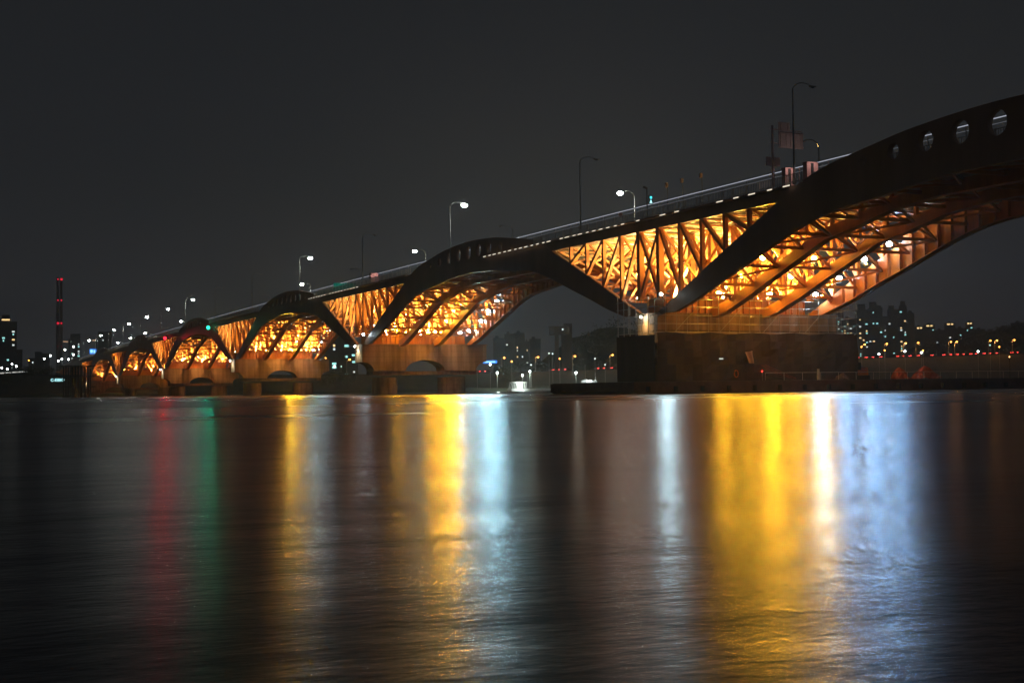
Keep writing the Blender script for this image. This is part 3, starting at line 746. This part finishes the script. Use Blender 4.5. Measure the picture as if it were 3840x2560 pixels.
# right bank towers
building(c4(565), c4(690), v4(650), 1250, "dark apartment tower just right of the nearest pier with a column of dim windows", .28, steps=((.3,.5,6),), palette=("wcy","wwh"), winh=1.2)
building(c4(692), c4(798), v4(720), 1350, "lower apartment block with one bright cyan window column, second from the nearest pier", .25, steps=((.2,.3,4),))
building(c4(800), c4(915), v4(640), 1300, "brown apartment tower, third from the nearest pier, few lit windows", .12, steps=((.2,.6,8),))
building(c4(918), c4(1048), v4(625), 1330, "brown apartment tower, fourth from the nearest pier, with scattered small windows", .22, steps=((.1,.5,9),(.6,.3,4)))
building(c4(1052), c4(1096), v4(700), 1450, "narrow dark block squeezed between the two tall tower groups", .15)
building(c4(1098), c4(1200), v4(640), 1280, "apartment tower left of the tallest one with many cyan windows", .4, steps=((.1,.5,6),))
building(c4(1202), c4(1272), v4(605), 1270, "tallest apartment tower on the right bank with a bright column of windows", .45, steps=((.2,.6,7),))
building(c4(1274), c4(1342), v4(670), 1290, "plain brown apartment tower on the right edge of the tower group", .04, steps=((.2,.5,4),))
lows = [(1350,1430,800,"wye"),(1432,1530,780,"wye"),(1532,1620,830,None),(1622,1718,765,"wye"),(1720,1812,810,None),(1815,1885,758,"wye"),(1890,1990,820,None),(1995,2100,835,None),(2105,2230,800,None),(2235,2360,760,None)]
LL = ["with a pair of warm roof lights beside the tower group","with three warm roof lights, second low block from the towers","with no roof light, third low block from the towers","with the widest warm roof lights, fourth low block","with stacked cyan windows, fifth low block","with one long warm roof light, sixth low block","dark and plain, seventh low block","with one yellow-green window, eighth low block","wide and almost unlit, ninth low block","rightmost and tallest of the low blocks"]
for (a,b_,tp,crn), s_ in zip(lows, LL):
    building(c4(a), c4(b_), v4(tp), 1150, "low apartment block " + s_, .09, "wall2", steps=((.3,.3,3),), group="low blocks across the river", winh=1.2, maxw=14,
             crown=[(.25,.5,crn),(.6,.8,crn)] if crn else None)
# centre
def c6(x): return (1700+x/3.36)/1.6327
def v6(y): return (1150+y/3.36)/1.6327
for a,b_,tp,lit_,lab in ((500,640,400,.10,"low dark block right of the second pier"),(642,770,345,.16,"block with two columns of white windows beyond the second pier"),(772,900,335,.25,"block with a cluster of white windows in the gap between the two nearest piers"),(902,955,440,.1,"narrow low block in the gap between the two nearest piers"),(957,1100,410,.16,"block with a row of small windows under its roof, left of the viewing tower")):
    building(c6(a), c6(b_), v6(tp), 1100, lab, lit_, "wall2", steps=((.2,.3,3),), palette=("wwh","wwh","wye"), group="blocks between the two nearest piers", winw=1.5, winh=1.3, maxw=24)
# between pier 2 and 3
def c2(x): return (1100+x/2.852)/1.6327
def v2(y): return (950+y/2.852)/1.6327
building(c2(330), c2(470), v2(900), 1000, "apartment block seen in the gap left of the second pier, left half", .22, "wall2", winw=3.4, maxw=24)
building(c2(472), c2(600), v2(890), 1010, "apartment block seen in the gap left of the second pier, right half", .3, "wall2", winw=3.4, maxw=24)
building(c2(602), c2(690), v2(1010), 1080, "narrow dark block just left of the white lit pier end", .1, "wall2", winw=3.4, maxw=8)
# left bank
def c5(x): return (x/3.016)/1.6327
def v5(y): return (1000+y/3.016)/1.6327
building(c5(-60), c5(15), v5(600), 1500, "apartment tower cut by the left edge of the picture", .35, maxw=50, winw=3, group="towers on the left")
t5 = building(c5(18), c5(112), v5(590), 1480, "tall apartment tower with a lit warm crown and red roof beacon", .4, maxw=80, winw=2.6, group="towers on the left", crown=[(.05,.95,"wye")], steps=((.05,.9,5),))
MB().ball((0,6,t5.children[0].dimensions.z), 1.0, 8, 6).build("roof_beacon", em("beacon_glass", (1,.02,.03), 6), t5)
building(c5(114), c5(188), v5(625), 1520, "apartment tower with bright cyan windows right of the crowned tower", .35, maxw=60, winw=2.8, group="towers on the left")
building(c5(190), c5(252), v5(940), 1400, "short block at the foot of the left towers", .35, maxw=20, group="towers on the left")
for a,b_,tp,lab in ((320,395,1040,"small dim block under the chimneys, leftmost"),(398,470,965,"low block with a row of green windows left of the chimneys"),(472,560,985,"low block at the foot of the chimneys"),(800,905,760,"distant dark tower with a red beacon, right of the chimneys"),(1110,1260,735,"distant tower with a red lit top edge behind the bridge lamps")):
    tt = building(c5(a), c5(b_), v5(tp), 1700 if a > 700 else 1300, lab, .14, "wall2", maxw=14, group="distant blocks behind the bridge")
    if a > 700: MB().ball((0,-1,tt.children[0].dimensions.z-5), 1.1, 8, 6).build("roof_beacon", em("beacon_glass", (1,.02,.03), 5), tt)
# cranes on the distant site
for ud0, ud1, vd, lab in ((715, 812, 843, "tower crane with a lit yellow jib beside the chimneys"), (1045, 1110, 830, "tower crane with a short lit jib among the bridge lamps")):
    a = at(c5(ud0), v5(vd), 1600); c = at(c5(ud1), v5(vd), 1600)
    t = thing("tower_crane", lab, "crane", (a.x+(c.x-a.x)*.7, 1600, 10))
    MB().beam((0,0,0),(0,0,a.z-6),1.5,1.5).build("mast", MT["chim"], t)
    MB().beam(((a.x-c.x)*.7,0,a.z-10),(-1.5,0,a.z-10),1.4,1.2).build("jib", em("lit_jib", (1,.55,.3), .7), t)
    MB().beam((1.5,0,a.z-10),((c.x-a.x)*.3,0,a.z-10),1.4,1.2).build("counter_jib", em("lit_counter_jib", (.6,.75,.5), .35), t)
# chimneys
for k, ud in enumerate((652, 692)):
    p = at(c5(ud), v5(120), 2200); R_ = 2.3
    t = thing("chimney", f"tall dark power station chimney with rings of red lights, {'left' if k==0 else 'right'} one of the pair", "chimney", (p.x, 2200, 0), 0, "pair of chimneys")
    MB().tube([(0,0,0),(0,0,p.z)], [R_*1.4, R_*.8], 20).build("stack", MT["chim"], t, smooth=True)
    for vd, rs, st_ in ((141,2.0 if k else 1.3,1),(377,1.4,1),(636,2.1 if not k else 1.6,1),(898,.9,.3)):
        q = at(c5(ud), v5(vd), 2200)
        MB().ball((0,-R_-2,q.z), rs, 10, 6).build("warning_light", em("chimney_beacon_glass", (1,.015,.05), 1.4*st_), t)

# viewing tower between the two nearest piers
p = at(c6(1340), v6(250), 760); pb = at(c6(1340), v6(700), 760); zb0 = roadz(p.x)[1]-4
sc_ = (c6(100)-c6(0))/2.296875*((Vector((fw.x,fw.y,0))).dot(p))/FPX/100  # metres per crop pixel
t = thing("water_tower", "dark twin-legged tower with a wide flat head beside a taller plain shaft", "tower", (p.x, p.y, zb0), -TH)
HH = p.z-zb0
MB().box(-130*sc_,130*sc_,0,10,HH-95*sc_,HH).box(-140*sc_,140*sc_,-.5,10.5,HH+.003,HH+10*sc_).build("head", MT["wall1"], t)
MB().box(-62*sc_,-12*sc_,2,8,-5,HH-95.1*sc_).build("leg", MT["wall1"], t); MB().box(22*sc_,50*sc_,2,8,-5,HH-95.1*sc_).build("leg", MT["wall1"], t)
MB().box(60*sc_,168*sc_,12,22,-5,HH+55*sc_).build("shaft", MT["wall1"], t)
for dx, dz in ((-85,-35),(108,-35)): MB().box(dx*sc_-.25,dx*sc_+.25,-.3,-.1,HH+dz*sc_-2,HH+dz*sc_+2).build("facade_light", em("dim_strip", (.6,.65,.6), .12), t)
MB().box(38*sc_-.5,38*sc_+.5,-.3,-.1,HH-32*sc_-.5,HH-32*sc_+.5).build("facade_light", EM["wwh"], t)

# ------------------------------------------------------------------ trees and wooded hill
def clump(mb, c, r, rr, count, size=1.0, flat=.8):
    for _ in range(count):
        d = Vector((rr.gauss(0,1), rr.gauss(0,1), rr.gauss(0,1)*flat)).normalized()*r*rr.uniform(.35,1)
        p = Vector(c)+d; a = Vector((rr.gauss(0,1),rr.gauss(0,1),rr.gauss(0,1))).normalized()*size*rr.uniform(.5,1.2)
        b_ = a.cross(Vector((rr.gauss(0,1),rr.gauss(0,1),rr.gauss(0,1)))).normalized()*size*rr.uniform(.4,1)
        k = len(mb.v); mb.v += [tuple(p-a), tuple(p+b_*.6), tuple(p+a), tuple(p-b_*.6)]; mb.f.append((k,k+1,k+2,k+3))
def hill(name, lab, prof, Y, depth, treesize):
    """prof: photo outline points of the hill top"""
    pts = [at(a, b, Y) for a, b in prof]; mb = MB(); rr = random.Random(3)
    xs = [p.x for p in pts]; zs = [p.z*.86 for p in pts]
    rows = [(-depth, 0), (-depth*.6, .35), (-depth*.25, .8), (0, 1), (depth*.4, .7), (depth, 0)]
    g = roadz(xs[len(xs)//2])[1]-6
    for oy, f in rows:
        for x, z in zip(xs, zs): mb.v.append((x, Y+depth*.3+oy, g+(z-g)*f))
    m_ = len(xs)
    for j in range(len(rows)-1):
        for i in range(m_-1): a = j*m_+i; mb.f.append((a,a+1,a+m_+1,a+m_))
    tag(mb.build(name, MT["bank"]), lab, "hill", kind="structure")
    wd = MB()
    for p0, p1 in zip(pts, pts[1:]):
        cnt = max(2, int((p1.x-p0.x)/5))
        for k in range(cnt):
            t = (k+rr.random())/cnt; x = p0.x+(p1.x-p0.x)*t; zt_ = (p0.z+(p1.z-p0.z)*t)
            for oy, f in ((0,1),(-depth*.3,.8),(-depth*.6,.5)):
                z = g+(zt_*.93-g)*f
                clump(wd, (x+rr.uniform(-3,3), Y+oy+rr.uniform(-4,4), z-rr.uniform(0,4)), treesize*rr.uniform(.7,1.25), rr, 26, 1.3)
    tag(wd.build("woods", MT["leaf"]), "dark leafy woods covering the " + lab, "woods", kind="stuff")
hill("hill", "dark wooded hill left of the nearest pier", [(1312,835),(1325,775),(1345,752),(1375,745),(1405,728),(1440,722),(1480,728),(1520,745),(1580,775),(1650,815)], 800, 70, 6)
hill("hill", "low dark rise behind the right end of the riverside road", [(2090,800),(2150,775),(2230,765),(2290,745),(2330,735),(2400,728),(2500,735),(2600,790)], 1000, 80, 6)
def tree(ud, vtop, Y, w_, lab, seed, group="trees on the far bank"):
    p = at(ud, vtop, Y); ry, rz_ = roadz(p.x); g = rz_-4 if Y > ry else (2 if Y < ry-20 else rz_-1)
    H = max(5, p.z-g); rr = random.Random(seed)
    t = thing("tree", lab, "tree", (p.x, Y, g), 0, group)
    mb = MB(); mb.tube([(0,0,-.5),(.1,0,H*.3),(.2,.1,H*.75)], [.35,.25,.08], 7)
    for k in range(5):
        a = rr.uniform(0,6.28); mb.tube([(.1,0,H*(.3+.08*k)),(math.cos(a)*w_*.3,math.sin(a)*w_*.3,H*(.5+.08*k))], [.12,.04], 5)
    mb.build("trunk", MT["bark"], t)
    cr_ = MB()
    for k in range(16):
        a = rr.uniform(0,6.28); q = rr.uniform(.35,.95); rad = w_*.5*math.sqrt(max(.05,1-((q-.55)/.5)**2))*rr.uniform(.3,.9)
        clump(cr_, (rad*math.cos(a), rad*math.sin(a), H*q), w_*.2*rr.uniform(.7,1.2), rr, 34, .55)
    cr_.build("crown", MT["leaf"], t)
TR = [(1160,838,690,12,"bushy tree behind the first orange road lamp right of the second pier"),(1195,830,760,14,"wide tree under the white windows beyond the second pier"),(1240,828,765,13,"tree left of the twin-legged tower"),(1345,822,755,15,"large tree right of the twin-legged tower"),(1375,815,760,16,"tree at the foot of the wooded hill"),(1420,812,765,16,"tree beside the fourth orange road lamp"),
      (2070,830,640,10,"small tree above the covered heap"),(2130,815,660,12,"round tree on the road edge right of the towers"),(2175,812,655,12,"tree behind the red-lit road, middle of the right bank"),(2230,805,665,14,"broad tree left of the cluster of orange lamps"),(2320,770,660,20,"tallest tree at the right edge of the picture"),(2290,790,690,16,"tree beside the rightmost orange lamp"),
      (770,850,690,14,"dark bush left of the white lit pier end"),(800,845,700,14,"dark bush under the orange lamp left of the second pier"),(20,852,780,14,"tree on the left bank under the towers"),(60,858,790,12,"second tree on the left bank"),(105,855,800,12,"third tree on the left bank")]
for k, (a,b_,c_,d_,e_) in enumerate(TR): tree(a,b_,c_,d_,e_,k)

# ------------------------------------------------------------------ lamps, cars, boats on the far bank
def road_lamp_proto(two=False):
    t = thing("road_lamp", "x", "street lamp", (0,0,-100))
    MB().tube([(0,0,-1),(0,0,8.6)], [.22,.14], 8).build("pole", MT["pole"], t)
    MB().tube([(0,0,8.5),(.8,0,8.9),(1.7,0,8.9)], .09, 6).build("arm", MT["pole"], t)
    MB().ball((1.9,-.1,8.8), .62, 10, 6, (1,.8,.7)).build("lens", EM["sod"], t)
    lamp(t, 'POINT', (1.9,-.4,7.9), 1300, (1,.42,.1), .4)
    return t
rlp = road_lamp_proto()
RL = [(1159,"just right of the second pier"),(1237,"second from the second pier"),(1322,"under the wooded hill"),(1408,"just left of the nearest pier"),(804,"in the gap left of the second pier"),
      (c4(898),"first right of the nearest pier"),(c4(1100),"second right of the nearest pier"),(c4(1275),"in front of the tallest tower"),(c4(1390),"right of the tower group"),(c4(1690),"left of a close pair on the right bank"),(c4(1745),"right of a close pair on the right bank"),(c4(2055),"left of the three-lamp cluster"),(c4(2115),"in the middle of the three-lamp cluster"),(c4(2275),"nearest the right edge of the picture")]
for k, (ud, s_) in enumerate(RL):
    Yg = 640 if ud > 1700 else 700
    p = at(ud, 840, Yg); ry, rz_ = roadz(p.x)
    for _ in range(4): p = at(ud, 840, ry-7); ry, rz_ = roadz(p.x)
    lab = "orange road lamp on the far bank, " + s_
    if k == 0: rlp.location = (p.x-1.9, ry-6.5, rz_); rlp["label"] = lab; rlp["group"] = "orange road lamps"
    else: dup(rlp, (p.x-1.9, ry-6.5, rz_), 0, lab, "orange road lamps")
SM = [(c4(858),v4(978),"sod"),(c4(1072),v4(1010),"sod"),(c4(1258),v4(1018),"street"),(c4(1410),v4(1030),"street"),(c4(1425),v4(1012),"sod"),(c4(2125),v4(978),"sod"),(c4(1020),v4(1043),"street"),(c4(1930),v4(1020),"street"),(c4(2040),v4(962),"wcy"),
      (1142,855,"street"),(1217,852,"street"),(1200,861,"street"),(1323,855,"street"),(c6(300),v6(723),"wwh"),(c6(465),v6(722),"street"),(c6(735),v6(685),"sod"),(c6(980),v6(728),"wwh"),(c6(1340),v6(650),"sod"),(c6(1205),v6(582),"wwh"),(c6(1250),v6(588),"wwh"),(c6(1785),v6(648),"wwh"),(c6(1912),v6(725),"wwh"),
      (c2(440),v2(1205),"street"),(c2(345),v2(1115),"sod"),(c2(512),v2(1205),"wcy"),
      (c5(135),v5(1097),"street"),(c5(185),v5(1120),"street"),(c5(20),v5(1140),"street"),(c5(83),v5(1152),"street"),(c5(325),v5(1055),"sod"),(c5(370),v5(1078),"wwh"),(c5(500),v5(1035),"street"),(c5(570),v5(1002),"street"),(c5(830),v5(990),"street"),(c5(660),v5(1060),"street"),(c5(700),v5(1040),"street"),(c5(775),v5(1043),"street"),(c5(735),v5(935),"street"),(c5(832),v5(900),"street")]
SL = ["beside the first orange lamp right of the nearest pier","low beside the second orange lamp right of the nearest pier","low in front of the tallest tower","brightest white one right of the tower group","orange one just above the brightest white one","lowest of the three-lamp cluster","small white one low in front of the apartment towers","bluish one between the lamp pairs on the right bank","pale one just left of the three-lamp cluster",
      "left one of the bright pair on the lit embankment","right one of the bright pair on the lit embankment","just above the white pleasure boat","at the left end of the dark landing stage","dim one beside the second pier","under the blue sign","warm one right of the first orange road lamp","dim one left of the second orange road lamp","warm one under the twin-legged tower","small one left of the twin-legged tower","larger one left of the twin-legged tower","faint one under the wooded hill","faint low one near the nearest pier",
      "white one left of the second pier","orange one at the right end of the third pier","faint cyan one left of the second pier",
      "upper one at the foot of the left towers","second one at the foot of the left towers","at the left edge of the picture","lowest one at the foot of the left towers","pinkish one right of the left towers","pale one right of the left towers","white one left below the chimneys","white one just below the chimneys","bluish white one right of the chimneys","first of three in a row below the chimneys","middle of three in a row below the chimneys","last of three in a row below the chimneys","at the foot of the right chimney","upper right of the chimney foot"]
sml = {}
for (ud, vd, kk), s_ in zip(SM, SL):
    Y = 620 if 1000 < ud < 1420 else 780
    if ud < 620: Y = 900
    if ud > 1700: Y = 585
    if 1100 < ud < 1420 and vd > 850: Y = 655
    p = at(ud, vd, Y); g = 1.5
    ry, rz_ = roadz(p.x)
    g = 1.8 if Y < ry-20 else (rz_-4 if Y > ry+10 else rz_-3)
    bright = kk in ("street",) 
    t = thing("area_lamp", "small bank lamp, " + s_, "lamp", (p.x, Y, min(g, p.z-1)), 0, "small lamps on the far bank")
    MB().tube([(0,0,0),(0,0,max(.8,p.z-g))], .12, 6).build("pole", MT["pole"], t)
    MB().ball((0,0,p.z-min(g,p.z-1)), .55 if bright else .42, 8, 6).build("lens", (EM["area"] if bright else EM["sod"]) if bright or kk == "sod" else em("faint_lamp", (.8,.95,.9) if kk == "wwh" else (.4,.9,.8), 2), t)
    if 1100 < ud < 1420 and vd > 850: lamp(t, 'POINT', (0,-1.5,p.z-g+.6), 5000, (.8,1,.85), .4)
def car_proto():
    t = thing("car", "x", "car", (0,0,-100))
    MB().poly_y([(-2.1,.35),(2.1,.35),(2.15,.85),(1.2,.95),(.7,1.42),(-.9,1.42),(-1.5,.98),(-2.1,.9)], -.85, .85).build("body", MT["carp"], t)
    MB().poly_y([(-1.35,1.0),(1.1,1.0),(.65,1.36),(-.85,1.36)], -.87, .87).build("windows", MT["glass"], t)
    for sx in (-1.3, 1.3):
        for sy in (-.8, .8): MB().tube([(sx,sy-.1,.33),(sx,sy+.1,.33)], .33, 12).build("wheel", MT["rubber"], t)
    for sy in (-.6, .6): MB().box(-2.22,-2.12,sy-.25,sy+.25,.62,.85).box(-2.2,-1.6,sy*1.44-.03,sy*1.44+.03,.66,.85).build("tail_light", EM["tail"], t)
    return t
cp = car_proto(); first = True
CX = [(c4(v),) for v in (735,790,850,925,985,1060,1215,1262,1330,1405,1530,1640,1700,1762,1815,1888,1930,2010,2060,2120,2265,2310)] + [(c6(v),) for v in (215,290,365,430,1290,1360,1440,1860,1930,2030)]
for k, (ud,) in enumerate(CX):
    p = at(ud, 840, 640)
    ry, rz_ = roadz(p.x)
    for _ in range(4): p = at(ud, 840, ry-4); ry, rz_ = roadz(p.x)
    side = "right of the nearest pier" if ud > 1800 else "left of the nearest pier"
    lab = f"small dark car with red tail lights on the riverside road {side}, {NO[k] if k < 15 else 'car ' + str(k+1)} in the line".replace("car 1","car number 1").replace("car 2","car number 2").replace("car 3","car number 3")
    lab = f"small dark car with red tail lights on the riverside road, {side}"
    if first: cp.location = (p.x, ry-4, rz_); cp["label"] = lab; cp["group"] = "cars on the riverside road " + side; first = False
    else: dup(cp, (p.x, ry-4, rz_), 0, lab, "cars on the riverside road " + side)

# pleasure boat with ribbed white canopy, landing stage, blue sign, sign lettering
p = at(c6(805), v6(905), 622)
t = thing("pleasure_boat", "small white boat with an arched ribbed canopy at the lit embankment", "boat", (p.x, 622, 0))
k_ = .28*620/ (FPX*.55) ; wd = (c6(895)-c6(715))/2.296875*700/FPX
MB().poly_y([(-wd/2-1,.9),(-wd/2,-.3),(wd/2,-.3),(wd/2+2,1.2),(wd/2+.5,1.3),(-wd/2-.8,1.3)], -2.5, 2.5).build("hull", MT["wht"], t)
mb = MB()
for i in range(9): mb.tube([(-wd/2+wd*i/8, -2.4, 1.3),(-wd/2+wd*i/8+.6, -2.0, 4.6),(-wd/2+wd*i/8+.6, 2.0, 4.6),(-wd/2+wd*i/8, 2.4, 1.3)], .16, 6)
mb.build("canopy_frame", MT["wht"], t)
MB().box(-wd/2, wd/2+1, -2.2, 2.2, 4.75, 4.95).build("roof", MT["wht"], t); lamp(t, 'POINT', (0,-4,3.5), 3000, (.85,1,.9), .4)
p0 = at(c6(905), v6(905), 640); p1 = at(c6(1500), v6(888), 640)
t = thing("landing_stage", "long pale floating landing stage right of the white boat", "jetty", (p0.x, 636, 0))
MB().box(0, p1.x-p0.x, -1.5, 1.5, -.3, 1.3).build("pontoon", MT["wht"], t)
mb = MB(); x = 0
while x < p1.x-p0.x: mb.tube([(x,-1.3,1.3),(x,-1.3,2.4)], .05, 5); x += 4
mb.tube([(0,-1.3,2.4),(p1.x-p0.x,-1.3,2.4)], .05, 5); mb.build("handrail", MT["wht"], t)
p0 = at(c6(1510), v6(880), 630); p1 = at(c6(1850), v6(850), 630)
t = thing("river_boat", "dark moored boat with white seats on its upper deck, left of the nearest pier", "boat", (p0.x, 628, 0)); L_ = p1.x-p0.x
MB().poly_y([(-1.5,2.2),(0,-.3),(L_,-.3),(L_+3,2.6)], -3, 3).build("hull", MT["carp"], t)
MB().box(2, L_-2, -2.4, 2.4, 2.21, 4.3).build("cabin", MT["wall2"], t)
mb = MB(); rr = random.Random(5)
for i in range(16): mb.box(3+i*(L_-8)/16, 3+i*(L_-8)/16+.8, -2.5, -1.5, 4.31, 4.7+rr.random()*1.2)
mb.build("deck_seats", MT["wht"], t); lamp(t, 'POINT', (L_*.4,-5,6.5), 2200, (.9,1,.95), .4)
mb = MB().tube([(0,0,0),(0,0,14)], [.25,.15], 8)
p = at(c6(1663), v6(900), 610); tag(mb.build("mooring_mast", MT["pole"], None, (p.x, 610, 0)), "tall slim grey mast standing in the water before the moored boat", "mast")
p = at(c6(462), v6(690), 700)
t = thing("blue_sign", "glowing blue shop sign with a pale line of lettering beside the second pier", "sign", (p.x, 700, p.z), -TH)
MB().box(-4.3,4.3,0,.4,-.9,.9).build("sign_face", EM["blue"], t); MB().box(-3.3,3.3,-.08,-.003,-.35,.35).build("lettering", EM["cyan2"], t)
p = at(c5(1052), v5(953), 1000)
t = thing("blue_screen", "bright blue square screen with two pale shapes behind the bridge lamps", "sign", (p.x, 1000, p.z), 0)
MB().box(-2.4,2.4,0,.5,-1.9,1.9).build("screen", EM["blue"], t); MB().box(-1.9,-.3,-.1,-.003,-1,1.2).box(.4,1.9,-.1,-.003,-1.2,1).build("screen_shapes", EM["cyan2"], t)
MB().box(-.5,.5,.6,1.4,-p.z,-1.5).build("post", MT["dark"], t)

# trestle and lettered sign at the far left end
p = at(c5(650), v5(1278), 700)
def text(body, size, loc, m, parent, rz):
    cu = bpy.data.curves.new("lettering", 'FONT'); cu.body = body; cu.size = size; cu.extrude = .05; cu.offset = .03*size; cu.align_x = 'CENTER'; cu.align_y = 'CENTER'
    tmp = bpy.data.objects.new("tmp", cu); COL.objects.link(tmp); dg = bpy.context.evaluated_depsgraph_get()
    me = bpy.data.meshes.new_from_object(tmp.evaluated_get(dg)); bpy.data.objects.remove(tmp)
    me.materials.clear(); me.materials.append(m)
    for v in me.vertices: v.co = (v.co.x, -v.co.z, v.co.y)
    return link("lettering", me, parent, loc)
t = thing("lettered_sign", "row of pale blue illuminated letters left of the far end of the bridge", "sign", (p.x, 700, p.z), 0)
text("C-EIBIO", 2.0, (0,-.3,0), EM["cyan2"], t, 0); MB().box(-4.2,4.2,0,.3,-1.7,-1.5).build("frame", MT["dark"], t); MB().box(-4,-3.7,0,.3,-p.z,-1.71).build("post", MT["dark"], t); MB().box(3.7,4,0,.3,-p.z,-1.71).build("post", MT["dark"], t)
tr = thing("trestle", "dark temporary steel trestle of posts and decks in front of the far left piers", "trestle", (0,0,0))
pa = at(c5(735), v5(1300), 560); pc = at(c5(1010), v5(1300), 560)
mb = MB()
for f_ in (0,.2,.38,.5,.62,.9,1):
    x = pa.x+(pc.x-pa.x)*f_; 
    for yy in (556, 566): MB().tube([(x,yy,-1),(x,yy,13.4)], .38 if f_ in (.38,.5,.62,.9) else .22, 8).build("post", MT["dark"], tr)
for z in (4.2, 8.5, 12.9): MB().box(pa.x-2, pc.x+2, 555, 567, z, z+.35).build("deck", MT["dark"], tr)
# viaduct to the left
va = MB(); A_ = at(c5(-40), v5(1203), 800); B_ = at(c5(340), v5(1178), 810)
t = thing("viaduct", "low dark viaduct with a white lit edge leading off to the left", "viaduct", (0,0,0))
MB().beam((A_.x,A_.y,A_.z-1.5),(B_.x,B_.y,B_.z-1.5),8,2.2).build("deck", MT["chim"], t)
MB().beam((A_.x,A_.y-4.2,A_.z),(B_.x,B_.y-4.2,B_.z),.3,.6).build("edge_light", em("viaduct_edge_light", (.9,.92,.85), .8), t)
for k in range(5):
    f_ = .1+.2*k; x = A_.x+(B_.x-A_.x)*f_; MB().box(x-1,x+1,802,806,-1,A_.z-2.7).build("column", MT["chim"], t)

# three slim camera poles on the far edge of the deck
for k, (ud, vt, s_) in enumerate(((1533,428,"leftmost"),(1568,418,"middle"),(1612,406,"rightmost"))):
    d = at(ud, vt, 100) - Vector((0,0,CH)); tt_ = 113.4/d.x; q = Vector((0,0,CH)) + d*tt_
    t = thing("camera_pole", f"slim dark pole with a small box above the deck, {s_} of three", "camera pole", (q.x, q.y, 23.1+crest(q.y)), 0, "camera poles on the deck")
    hh = max(2.5, q.z-23.1-crest(q.y)); MB().tube([(0,0,0),(0,0,hh)], .07, 6).build("pole", MT["dark"], t)
    MB().box(-.4,.0,-.2,.2,hh-.1,hh+.6).build("box", MT["hull"], t)

# ------------------------------------------------------------------ night haze over the river
hz = MB().box(-1600, 3200, -500, 2400, -14, 150).build("haze", None) if False else link("haze", MB().box(-1600, 3200, -500, 2400, -14, 150).mesh("haze"))
hm = bpy.data.materials.new("night_haze"); hm.use_nodes = True; hn = hm.node_tree.nodes; hn.remove(hn["Principled BSDF"])
pv = hn.new("ShaderNodeVolumePrincipled"); pv.inputs["Density"].default_value = HAZE; pv.inputs["Color"].default_value = (.80,.90,1,1); pv.inputs["Anisotropy"].default_value = .6
hm.node_tree.links.new(pv.outputs[0], hn["Material Output"].inputs["Volume"]); hz.data.materials.append(hm)
tag(hz, "thin night haze over the river and the city", "haze", kind="stuff")
